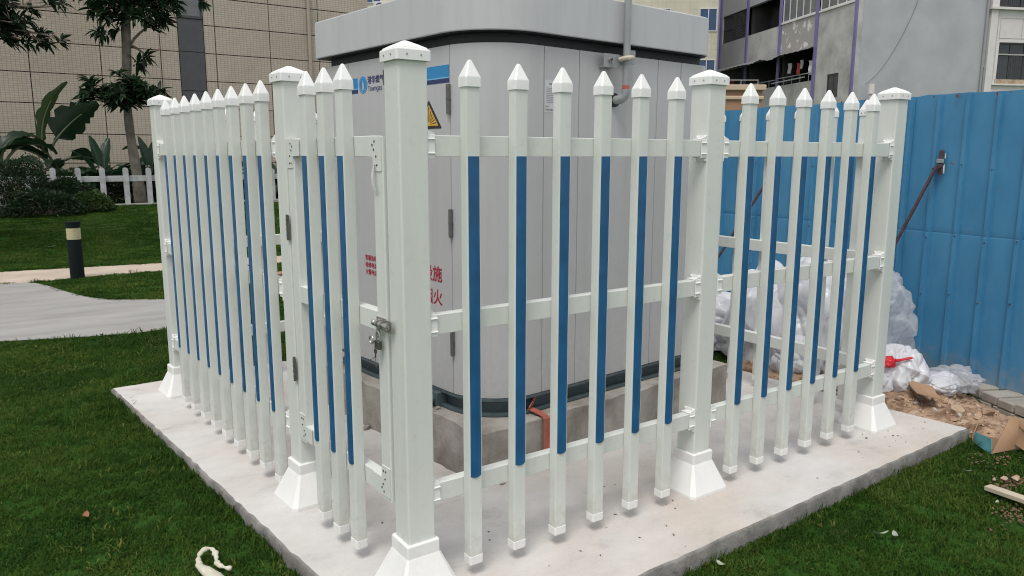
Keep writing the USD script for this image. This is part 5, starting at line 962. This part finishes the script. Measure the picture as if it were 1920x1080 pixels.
window(wb, 0.50, 3.4, 9.42, 11.28, 0.30, 'glass_dark', 'frame_dark', 4, 1, 0.06, 0.05)
for x_ in np.arange(0.55, 3.4, 0.13): obj('window_bar', bx(x_, x_ + 0.025, 0.12, 0.145, 9.42, 11.28), 'frame_dark', wb, smooth=False)
for x_ in np.arange(1.75, 3.3, 0.13): obj('window_bar', bx(x_, x_ + 0.02, 0.25, 0.27, 5.7, 6.97), 'frame_dark', wb, smooth=False)
obj('panel_groove', cat_([bx(0.52, 0.545, 0.088, 0.0985, 5.5, 9.2), bx(0.68, 0.70, 0.088, 0.0985, 7.7, 8.87), bx(0.68, 3.4, 0.088, 0.0985, 8.85, 8.875), bx(0.68, 3.4, 0.088, 0.0985, 7.82, 7.84), bx(2.05, 2.07, 0.088, 0.0985, 7.84, 8.85)]), 'stained_render', wb, smooth=False)
# ------------------------------------------------------------------ peach house with cornices beyond the hoarding
PHZ = math.atan2(14.789 - 15.723, 21.108 - 19.762)
ph = thing('peach_house', 'small peach rendered house with cream cornices, roof rail on top', 'building', (21.108, 14.789, 0), PHZ)
obj('wall', bx(-6, 0, 0, 4, -0.2, 3.76), 'peach_render', ph, smooth=False)
obj('cornice', cbx(-6.1, 0.1, -0.12, 4.1, 3.765, 3.95, 0.02), 'peach_trim', ph); obj('cornice', cbx(-6.05, 0.05, -0.07, -0.002, 3.46, 3.58, 0.02), 'peach_trim', ph)
obj('roof_rail', cat_([cyl((-2.2, 0.15, 4.12), (-0.1, 0.15, 4.12), 0.014, n=6)] + [cyl((x_, 0.15, 3.95), (x_, 0.15, 4.12), 0.012, n=6) for x_ in (-2.1, -1.4, -0.7, -0.12)]), 'pipe_grey', ph)

# ------------------------------------------------------------------ trees and plants
def leaf_template(L=1.0, W=0.3, n=5, droop=0.25, fold=0.25, tip=0.0):
    """leaf along +x, up +z: midrib and two folded halves"""
    u = np.linspace(0, 1, n); w = W * np.sin(PI * np.clip(u, 0.02, 0.985) ** 0.8) ** 0.85; z = -droop * u * u
    V = []
    for a, b, c_ in zip(u, w, z): V += [(a * L, -b / 2, c_ + fold * b), (a * L, 0, c_), (a * L, b / 2, c_ + fold * b)]
    F = []
    for i in range(n - 1):
        for j in range(2): q = i * 3 + j; F += [[q, q + 3, q + 4], [q, q + 4, q + 1]]
    return np.array(V, float), np.array(F)
def frames(dirs, rolls=None):
    """rotation matrices (N,3,3) whose x axis is dirs and whose z axis points as far up as it can"""
    d = dirs / np.linalg.norm(dirs, axis=1, keepdims=True); y = np.cross([0, 0, 1.0], d); y /= np.maximum(np.linalg.norm(y, axis=1, keepdims=True), 1e-6); z = np.cross(d, y)
    if rolls is not None: c_, s_ = np.cos(rolls)[:, None], np.sin(rolls)[:, None]; y, z = y * c_ + z * s_, z * c_ - y * s_
    return np.stack([d, y, z], -1)
def scatter(tv_, tf_, Rm, pos, size):
    V = np.einsum('nij,kj->nki', Rm, tv_) * np.asarray(size)[:, None, None] + pos[:, None, :]; k = len(tv_)
    return trimesh.Trimesh(V.reshape(-1, 3), (tf_[None] + (np.arange(len(pos)) * k)[:, None, None]).reshape(-1, 3), process=False)
LT = leaf_template(1, 0.30, 5, 0.22, 0.22); LS = leaf_template(1, 0.42, 4, 0.2, 0.2)
def whorls(tips, axes, per, L, rg, tmpl=LT, spread=(0.15, 1.0)):
    P, D, S, RL = [], [], [], []
    for t_, ax in zip(tips, axes):
        ax = ax / np.linalg.norm(ax); a = np.cross(ax, [0.3, 0.5, 0.8]); a /= np.linalg.norm(a); b = np.cross(ax, a)
        for k in range(per):
            ph_ = 2.4 * k + rg.uniform(0, 0.8); e = rg.uniform(*spread)
            P.append(t_ - ax * L * 0.5 * k / per + rg.normal(0, L * 0.05, 3)); D.append(ax * (1 - e) + (math.cos(ph_) * a + math.sin(ph_) * b) * (0.4 + e) - np.array([0, 0, 0.15])); S.append(L * rg.uniform(0.7, 1.2)); RL.append(rg.normal(0, 0.35))
    return scatter(*tmpl, frames(np.array(D), np.array(RL)), np.array(P), S)
def limb(p0, p1, r0, r1, rg, sagz=0.0, n=9, wob=0.03):
    p0, p1 = np.array(p0, float), np.array(p1, float); L = np.linalg.norm(p1 - p0); u = np.linspace(0, 1, n)
    pts = p0 + (p1 - p0) * u[:, None]; pts[1:-1] += rg.normal(0, wob * L * 0.5, (n - 2, 3)); pts[:, 2] += sagz * np.sin(PI * u)
    return pts, tube(spline(pts[::2] if n > 5 else pts, n), np.linspace(r0, r1, n), 8)
# main tree behind the garden fence
rg = np.random.default_rng(21)
gzt = float(lawn_z(1.85, 17.35)); T0 = np.array([1.86, 17.35, 0])
mt = thing('slender_tree', 'slender pale barked tree with whorled leaves rising behind the low white fence', 'tree', (0, 0, 0))
tp = spline([(1.88, 17.35, gzt - 0.05), (1.86, 17.35, 1.0), (1.80, 17.35, 1.8), (1.77, 17.35, 2.65), (1.82, 17.35, 3.4), (1.86, 17.35, 4.2), (1.94, 17.35, 5.2), (2.0, 17.4, 6.4), (2.0, 17.4, 7.4)], 40)
trr = np.interp(tp[:, 2], [0.2, 0.5, 1.0, 1.9, 2.7, 4.0, 5.2, 7.4], [0.18, 0.145, 0.115, 0.10, 0.088, 0.10, 0.085, 0.03]) * (1 + 0.05 * np.sin(tp[:, 2] * 9))
obj('trunk', tube(tp, trr, 14), 'bark_pale', mt, smooth=True)
limbs, tips, axes = [], [], []
def grow(p0, p1, r0, r1, ntips, sp, sag=0.05):
    pts, m = limb(p0, p1, r0, r1, rg, sag); limbs.append([m])
    d_ = np.array(p1, float) - p0
    for k in range(ntips):
        f_ = rg.uniform(0.45, 1.0); base_ = pts[int(f_ * (len(pts) - 1))]; e_ = base_ + rg.normal(0, sp, 3) + np.array([0, 0, sp * 0.4])
        if k == 0: e_ = np.array(p1, float)
        if np.linalg.norm(e_ - base_) > 0.05: limbs[-1].append(tube(np.linspace(base_, e_, 4), [r1, r1 * 0.8, r1 * 0.7, r1 * 0.5], 5))
        tips.append(e_); axes.append((e_ - base_) * 0.6 + d_ * 0.2 / np.linalg.norm(d_) + np.array([0, 0, 0.25]))
# low whorls at the first fork
for p1, n_ in (((1.35, 17.2, 3.05), 9), ((2.42, 17.1, 3.0), 8), ((1.95, 16.95, 3.15), 10), ((1.6, 17.0, 2.98), 8), ((1.02, 17.2, 2.98), 6), ((0.85, 17.25, 2.8), 3), ((2.2, 17.6, 3.1), 6), ((2.05, 16.8, 2.95), 7)): grow((1.78, 17.35, 2.62), p1, 0.028, 0.010, n_, 0.17)
for p1, n_ in (((2.95, 17.1, 5.05), 6), ((2.25, 17.1, 3.75), 3)): grow((1.92, 17.35, 4.0), p1, 0.035, 0.012, n_, 0.13)
for p1, n_ in (((1.15, 17.1, 4.70), 9), ((1.0, 17.0, 4.95), 9), ((2.9, 17.0, 4.85), 8), ((2.2, 16.7, 4.55), 7), ((2.6, 17.3, 5.2), 9), ((1.3, 17.4, 5.4), 8), ((3.1, 17.0, 5.5), 8), ((2.1, 16.7, 5.2), 9), ((2.45, 16.9, 4.7), 7), ((1.55, 16.8, 4.95), 7), ((1.25, 17.2, 4.25), 3)): grow((1.92, 17.35, 4.75), p1, 0.03, 0.010, n_, 0.22)
for k in range(16):
    a_ = k * 2.4; grow((1.98, 17.4, 5.5 + 0.1 * k), (2.0 + 1.5 * math.cos(a_), 17.4 + 1.3 * math.sin(a_), 5.6 + 0.13 * k), 0.03, 0.01, 9, 0.3)
for l_ in limbs: obj('limb', cat_(l_), 'bark', mt, smooth=True)
obj('crown', whorls(tips, axes, 16, 0.27, rg), 'leaf_tree', mt, smooth=True)
# nearer tree reaching in from the left
rg = np.random.default_rng(22); limbs, tips, axes = [], [], []
nt = thing('overhanging_tree', 'dark leafy tree whose branches hang in at the top left corner', 'tree', (0, 0, 0))
tp = spline([(-3.0, 12.4, -0.1), (-2.95, 12.4, 1.5), (-2.85, 12.3, 3.0), (-2.7, 12.2, 4.5), (-2.6, 12.2, 6.0)], 20)
obj('trunk', tube(tp, np.linspace(0.17, 0.07, 20), 12), 'bark', nt, smooth=True)
for p1, n_ in (((0.05, 12.0, 3.92), 6), ((-0.05, 12.1, 3.32), 14), ((-0.45, 11.8, 3.55), 12), ((-0.35, 12.0, 3.28), 5), ((0.12, 12.0, 3.36), 7), ((0.2, 12.2, 3.95), 7), ((-0.6, 12.0, 3.75), 8)): grow((-1.6, 12.1, 3.55), p1, 0.030, 0.008, n_, 0.13)
pts, m_ = limb((-2.8, 12.25, 3.4), (-1.6, 12.1, 3.55), 0.06, 0.03, rg); limbs.append([m_])
for k in range(22):
    a_ = k * 2.4; grow((-2.65, 12.2, 4.2 + 0.07 * k), (-2.7 + (1.0 + 1.3 * ((k * 7) % 5) / 5) * math.cos(a_), 12.2 + (1.0 + 1.2 * ((k * 3) % 5) / 5) * math.sin(a_), 4.3 + 0.11 * k), 0.03, 0.01, 12, 0.34)
for l_ in limbs: obj('limb', cat_(l_), 'bark', nt, smooth=True)
obj('crown', whorls(tips, axes, 16, 0.18, rg), 'leaf_dark', nt, smooth=True)

def blade_leaf(p0, az, elev, L, W, droop, n=16, fold=0.18, tears=0, seed=0, twist=0.0):
    """one big arching leaf with midrib; tears split its margin as in banana leaves"""
    r = np.random.default_rng(seed); u = np.linspace(0, 1, n); th = elev - droop * u; ds = L / (n - 1)
    h = np.r_[0, np.cumsum(np.cos(th[:-1]) * ds)]; z = np.r_[0, np.cumsum(np.sin(th[:-1]) * ds)]
    dirx, diry = math.cos(az), math.sin(az); P = np.array(p0) + np.stack([h * dirx, h * diry, z], 1); side = np.array([-diry, dirx, 0.0])
    T = np.gradient(P, axis=0); T /= np.linalg.norm(T, axis=1, keepdims=True); N = np.cross(T, side); N /= np.linalg.norm(N, axis=1, keepdims=True); N *= np.sign(N[:, 2:3] + 1e-9)
    if twist: ct_, st_ = math.cos(twist), math.sin(twist); S_ = side * ct_ + N * st_; N = N * ct_ - side * st_
    else: S_ = np.repeat(side[None], n, 0)
    w = W * np.sin(PI * np.clip(u, 0.03, 0.97) ** 0.75) ** 0.6 * np.where(u < 0.08, 0.25, 1.0)
    if tears: w = w * (1 - 0.28 * (r.random(n) < tears))
    ed = 0.02 * W * r.normal(0, 1, (n, 2)); V = []
    for i in range(n): V += [P[i] - S_[i] * w[i] / 2 + N[i] * (fold * w[i] + ed[i, 0]), P[i] - S_[i] * w[i] / 4 + N[i] * fold * w[i] * 0.62, P[i], P[i] + S_[i] * w[i] / 4 + N[i] * fold * w[i] * 0.62, P[i] + S_[i] * w[i] / 2 + N[i] * (fold * w[i] + ed[i, 1])]
    F = []
    for i in range(n - 1):
        for j in range(4): q = i * 5 + j; F += [[q, q + 5, q + 6], [q, q + 6, q + 1]]
    return trimesh.Trimesh(V, F, process=False), P
def clump(name, label, cat, base, leaves, m_, stem_r=0.02, tears=0.0, stem_m='stem_green', group=None):
    t = thing(name, label, cat, base, 0, group)
    for k, (off, az, el, stalk, L, W, dr, mm, tw) in enumerate(leaves):
        p0 = np.array(off, float); d_ = np.array([math.cos(az) * math.cos(min(el + 0.15, 1.5)), math.sin(az) * math.cos(min(el + 0.15, 1.5)), math.sin(min(el + 0.15, 1.5))]); p1 = p0 + d_ * stalk
        lf, P = blade_leaf(p1, az, el, L, W, dr, tears=tears, seed=k + len(label), twist=tw)
        l_ = obj('leaf', lf, mm or m_, t, smooth=True)
        obj('leaf_stalk', tube(np.vstack([np.linspace(p0, p1, 4)[:-1], P[:12:2] + [0, 0, -stem_r * 0.3]]), np.r_[[stem_r] * 3, np.linspace(stem_r, stem_r * 0.3, 6)], 6), stem_m, l_, smooth=True)
    return t
gzb = lambda x_, y_: float(lawn_z(x_, y_)) - 0.03
# banana: tall narrow pale leaf, broad dark torn leaf to the right, hanging leaves left
b0 = (0.42, 18.9, gzb(0.42, 18.9))
clump('banana_plant', 'banana plant with one upright pale leaf and broad torn leaves by the tiled wall', 'banana plant', b0, [
    ((-0.30, 0, 1.15), 0.15, 1.62, 0.15, 1.75, 0.34, 0.95, 'leaf_banana_pale', -1.25), ((-0.15, 0, 1.25), 0.0, 0.95, 0.25, 1.35, 0.80, 0.45, None, -1.3), ((-0.1, 0, 0.9), 0.2, 0.35, 0.35, 1.0, 0.4, 1.4, None, -0.8), ((-0.05, 0, 0.75), 2.9, 1.1, 0.35, 1.2, 0.40, 2.0, None, 0.5),
    ((0, 0, 0.6), 3.4, 0.9, 0.4, 1.3, 0.42, 1.6, None, 0.2), ((0, 0.05, 0.5), 0.3, 0.5, 0.3, 0.95, 0.34, 1.5, None, 0.3), ((0, -0.05, 0.6), 4.4, 0.9, 0.2, 1.0, 0.38, 1.7, None, 0.0), ((-0.1, 0, 0.4), 2.5, 0.5, 0.3, 1.1, 0.38, 1.3, None, -0.3)], 'leaf_banana', 0.035, 0.35)
obj('banana_stem', tube([(0, 0, 0), (0.0, 0, 0.5), (0.0, 0, 1.0)], [0.10, 0.085, 0.05], 10), 'stem_green', '/World/banana_plant', smooth=True)
b1 = (-0.75, 18.6, gzb(-0.75, 18.6))
clump('banana_plant', 'darker banana plant at the left edge behind the big shrub', 'banana plant', b1, [
    ((0, 0, 0.9), 0.4, 1.2, 0.3, 1.2, 0.42, 2.2, None, 0.3), ((0, 0, 0.8), 0.1, 0.9, 0.4, 1.1, 0.40, 1.9, None, -0.4), ((0, 0, 0.7), 2.8, 1.2, 0.3, 1.4, 0.42, 1.5, None, 0.2), ((0, 0, 0.6), 5.4, 0.7, 0.3, 1.1, 0.40, 1.5, None, 0.2), ((0, 0, 0.5), 4.6, 0.5, 0.3, 1.0, 0.38, 1.3, None, 0), ((0, 0, 0.9), 1.6, 1.1, 0.2, 1.0, 0.36, 1.2, None, 0.1)], 'leaf_banana', 0.035, 0.3)
b2 = (2.9, 19.6, gzb(2.9, 19.6))
clump('banana_plant', 'banana plant hidden behind the left pickets, right of the slender tree', 'banana plant', b2, [((0, 0, 0.6), a_, 0.7 + 0.4 * math.sin(a_ * 3), 0.3, 1.2, 0.36, 1.5, None, 0.3 * math.sin(a_)) for a_ in (0.3, 1.3, 2.5, 3.6, 4.6, 5.6)], 'leaf_banana', 0.03, 0.3)
# broad leaved plants (upright paddle leaves) behind the garden fence
rgp = np.random.default_rng(5)
PADS = [((1.22, 18.3), 'with two upright paddle leaves left of the slender tree'), ((2.28, 18.3), 'just right of the slender tree trunk'), ((0.62, 18.4), 'low under the banana plant'), ((1.75, 18.8), 'directly behind the slender tree'), ((3.2, 18.3), 'first one right of the slender tree, behind the left pickets'), ((4.3, 18.6), 'in front of the dark window strip'), ((5.4, 18.3), 'farthest right, behind the gate')]
for k, ((x_, y_), lab) in enumerate(PADS):
    lv = [((0, 0, 0.1), 2.1, 1.40, 0.75, 0.80, 0.27, 0.3, None, 0.0), ((0.05, 0, 0.1), 0.9, 1.35, 0.72, 0.80, 0.30, 0.35, None, 0.0)] if k in (0, 1) else []
    for j in range(24): lv.append(((rgp.normal(0, 0.08), rgp.normal(0, 0.08), 0.05), rgp.uniform(0, 6.28), rgp.uniform(0.25, 1.15), rgp.uniform(0.3, 0.7), rgp.uniform(0.6, 0.95), rgp.uniform(0.18, 0.28), rgp.uniform(0.7, 1.7), None, rgp.normal(0, 0.3)))
    clump('broadleaf_plant', f'glossy broad leaved plant {lab}', 'plant', (x_, y_, gzb(x_, y_)), lv, 'leaf_broad', 0.012, 0.0, group='broad leaved plants along the tiled wall')
# cycad like frond arching left of the paddle plant
fr = thing('palm_frond_plant', 'arching feathery frond plant between banana and paddle leaves', 'plant', (0.7, 17.9, gzb(0.7, 17.9)))
for k, (az, el, L) in enumerate(((0.15, 1.0, 1.15), (-0.3, 0.7, 1.0), (0.6, 1.2, 0.9), (2.9, 0.9, 0.9), (3.6, 0.6, 0.8), (5.2, 0.7, 0.8))):
    u = np.linspace(0, 1, 14); th = el - 1.7 * u; h = np.r_[0, np.cumsum(np.cos(th[:-1]))] * L / 13; z = np.r_[0, np.cumsum(np.sin(th[:-1]))] * L / 13
    P = np.stack([h * math.cos(az), h * math.sin(az), z + 0.35], 1); rb_ = obj('frond_rib', tube(P, np.linspace(0.012, 0.004, 14), 5), 'stem_green', fr, smooth=True)
    pp, dd = [], []
    for i in range(2, 14):
        for s in (-1, 1):
            for o_ in (0, 0.5): pp.append(P[i] * (1 - o_) + P[i - 1] * o_); dd.append(np.array([-math.sin(az), math.cos(az), 0]) * s + (P[i] - P[i - 1]) / np.linalg.norm(P[i] - P[i - 1]) * 0.5 - [0, 0, 0.25])
    obj('frond', scatter(*leaf_template(1, 0.13, 4, 0.2, 0.1), frames(np.array(dd)), np.array(pp), rgp.uniform(0.17, 0.24, len(pp))), 'leaf_banana', rb_, smooth=True)
def shrub(label, c_, r_, n, m_, seed, L=0.055):
    rg_ = np.random.default_rng(seed); gz_ = gzb(c_[0], c_[1]); t = thing('round_shrub', label, 'shrub', (c_[0], c_[1], gz_), 0, 'shrubs at the top of the lawn bank')
    d_ = rg_.normal(0, 1, (n, 3)); d_ /= np.linalg.norm(d_, axis=1, keepdims=True); d_[:, 2] = np.abs(d_[:, 2]) - 0.15
    lump = 0.72 + 0.5 * (meshkit.fbm(d_ * 2.6 + seed, 3, seed) - 0.25); rad = rg_.uniform(0.55, 1.0, n) ** 0.5
    P = d_ * (lump * rad)[:, None] * np.array(r_) + [0, 0, 0.12]
    D = d_ + rg_.normal(0, 0.7, (n, 3)); obj('foliage', scatter(*LS, frames(D, rg_.normal(0, 0.8, n)), P, L * rg_.uniform(0.7, 1.4, n)), m_, t, smooth=True)
    st = [tube(np.array([[0, 0, 0], 0.5 * e + [0, 0, 0.1], e]), [0.02, 0.012, 0.006], 5) for e in (d_[:14] * np.array(r_) * 0.75)]; obj('twig', cat_(st), 'bark', t, smooth=True)
shrub('biggest dark shrub at the left edge of the lawn bank', (-0.55, 16.3), (0.95, 0.6, 1.40), 7500, 'leaf_shrub', 41)
shrub('dark shrub overlapping the left end of the low white fence', (0.30, 16.45), (0.60, 0.45, 0.85), 4200, 'leaf_shrub', 42)
shrub('low brighter green shrub standing before the low white fence', (0.72, 16.15), (0.55, 0.42, 0.42), 3000, 'leaf_shrub_bright', 43)
shrub('low dark shrub in front of the biggest one', (-0.15, 15.75), (0.9, 0.42, 0.55), 4200, 'leaf_shrub', 44)
shrub('shrub just outside the left edge beside the biggest one', (-1.9, 16.3), (0.9, 0.7, 1.5), 4600, 'leaf_shrub', 45)
for k, x_ in enumerate((1.25, 0.45, -0.5)):
    shrub('dark shrub behind the low white fence, ' + ('nearest to', 'second from', 'third from')[k] + ' the slender tree on its left', (x_, 17.65), (0.6, 0.4, 0.95), 3000, 'leaf_shrub', 70 + k, 0.065)
for k, x_ in enumerate((2.6, 3.5, 4.4, 5.3, 6.3)):
    shrub('dark shrub behind the low white fence, ' + ('first', 'second', 'third', 'fourth', 'fifth')[k] + ' one right of the slender tree', (x_, 17.75), (0.55, 0.4, 0.75 + 0.15 * math.sin(k * 2)), 2200, 'leaf_shrub', 50 + k, 0.07)

# ------------------------------------------------------------------ grass blades
def tuft(seed, nb, h, rad):
    r = np.random.default_rng(seed); V, F = [], []
    for k in range(nb):
        a = r.uniform(0, 6.28); p = np.array([math.cos(a), math.sin(a), 0]) * rad * math.sqrt(r.random()); hh = h * r.uniform(0.5, 1.2); b = r.uniform(0, 6.28); w = 0.0026 * r.uniform(0.7, 1.4)
        s = np.array([-math.sin(b), math.cos(b), 0]) * w; lean = np.array([math.cos(b), math.sin(b), 0]) * hh * r.uniform(0.25, 1.1); i = len(V)
        V += [p - s, p + s, p + lean * 0.35 + [0, 0, hh * 0.62] - s * 0.7, p + lean * 0.35 + [0, 0, hh * 0.62] + s * 0.7, p + lean + [0, 0, hh * 0.85]]; F += [[i, i + 1, i + 3], [i, i + 3, i + 2], [i + 2, i + 3, i + 4]]
    return trimesh.Trimesh(V, F, process=False)
gi = UsdGeom.PointInstancer.Define(stage, '/World/grass'); tag('/World/grass', 'short green lawn grass around the slab and path', 'grass', kind='stuff')
protos = []
for k, (nb, h, rad) in enumerate(((30, 0.017, 0.045), (30, 0.022, 0.05), (22, 0.030, 0.05), (10, 0.06, 0.05), (9, 0.024, 0.05))):
    pth = f'/World/grass/tuft' + (f'_{k:03d}' if k else ''); usdkit.mesh(stage, pth, tuft(k, nb, h, rad), MATS['blade' if k < 4 else 'blade_dry'], smooth=False); protos.append(pth)
gi.CreatePrototypesRel().SetTargets([Sdf.Path(p) for p in protos])
from shapely import prepared, contains_xy
BLOCK = unary_union([SLAB.buffer(0.004), PATH, PAD, HEAP.buffer(-0.06)])
rg = np.random.default_rng(77)
def seed_pts(n, x0, x1, y0, y1):
    p = np.c_[rg.uniform(x0, x1, n), rg.uniform(y0, y1, n)]; d = p - C[:2]; z = d @ FW[:2]; xx = d @ R[:2]
    return p[(z > 0.4) & (np.abs(xx) < z * 0.74 + 0.5)]
pts = np.vstack([seed_pts(34000, -3.2, 4.6, -2.0, 3.6), seed_pts(16000, -5, 2.5, 3.6, 7.5), seed_pts(26000, -7, 6, 7.5, 17.2), seed_pts(4000, 3.4, 4.4, -1.6, -0.4)])
ring = np.array([SLAB.buffer(0.02).exterior.interpolate(t_).coords[0] for t_ in np.linspace(0, SLAB.length, 900)]) + rg.normal(0, 0.012, (900, 2))
pts = np.vstack([pts, ring]); pts = pts[~contains_xy(BLOCK, pts[:, 0], pts[:, 1])]
bare = np.exp(-(((pts[:, 0] - 3.02) / 0.09) ** 2 + ((pts[:, 1] + 0.79) / 0.06) ** 2)) + np.exp(-(((pts[:, 0] - 2.6) / 0.14) ** 2 + ((pts[:, 1] + 1.0) / 0.09) ** 2)); pts = pts[bare < rg.uniform(0.2, 0.6, len(pts))]
n = len(pts); zz = lawn_z(pts[:, 0], pts[:, 1]); patch = meshkit.fbm(np.c_[pts * 1.4, np.zeros(n)], 3, 6)
kind = np.where(patch > 0.56, rg.choice([1, 2], n), rg.choice([0, 1], n)); kind = np.where(rg.random(n) < 0.012 + 0.06 * (patch > 0.62), 3, kind)
ds_ = np.array([SLAB.exterior.distance(Point(p)) if (-1 < p[0] < 4 and -1.2 < p[1] < 4) else 9 for p in pts]); kind = np.where((ds_ < 0.05) & (rg.random(n) < 0.35), 2, kind); kind = np.where((ds_ < 0.05) & (rg.random(n) < 0.07), 3, kind)
kind = np.where(rg.random(n) < 0.02 + 0.10 * np.clip(meshkit.fbm(np.c_[pts * 2.3, np.ones(n)], 3, 19) - 0.52, 0, 1) * 4, 4, kind)
gi.CreateProtoIndicesAttr(Vt.IntArray.FromNumpy(kind.astype(np.int32))); gi.CreatePositionsAttr(Vt.Vec3fArray.FromNumpy(np.c_[pts, zz - 0.002].astype(np.float32)))
an = rg.uniform(0, 2 * PI, n) / 2; gi.CreateOrientationsAttr(Vt.QuathArray([Gf.Quath(float(math.cos(a)), 0, 0, float(math.sin(a))) for a in an]))
far = np.where(pts[:, 1] > 7.5, 1.7, np.where(pts[:, 1] > 3.6, 1.35, 1.0)); sc = far * rg.uniform(0.75, 1.2, n); gi.CreateScalesAttr(Vt.Vec3fArray.FromNumpy(np.c_[sc, sc, np.minimum(sc, 1.25)].astype(np.float32)))
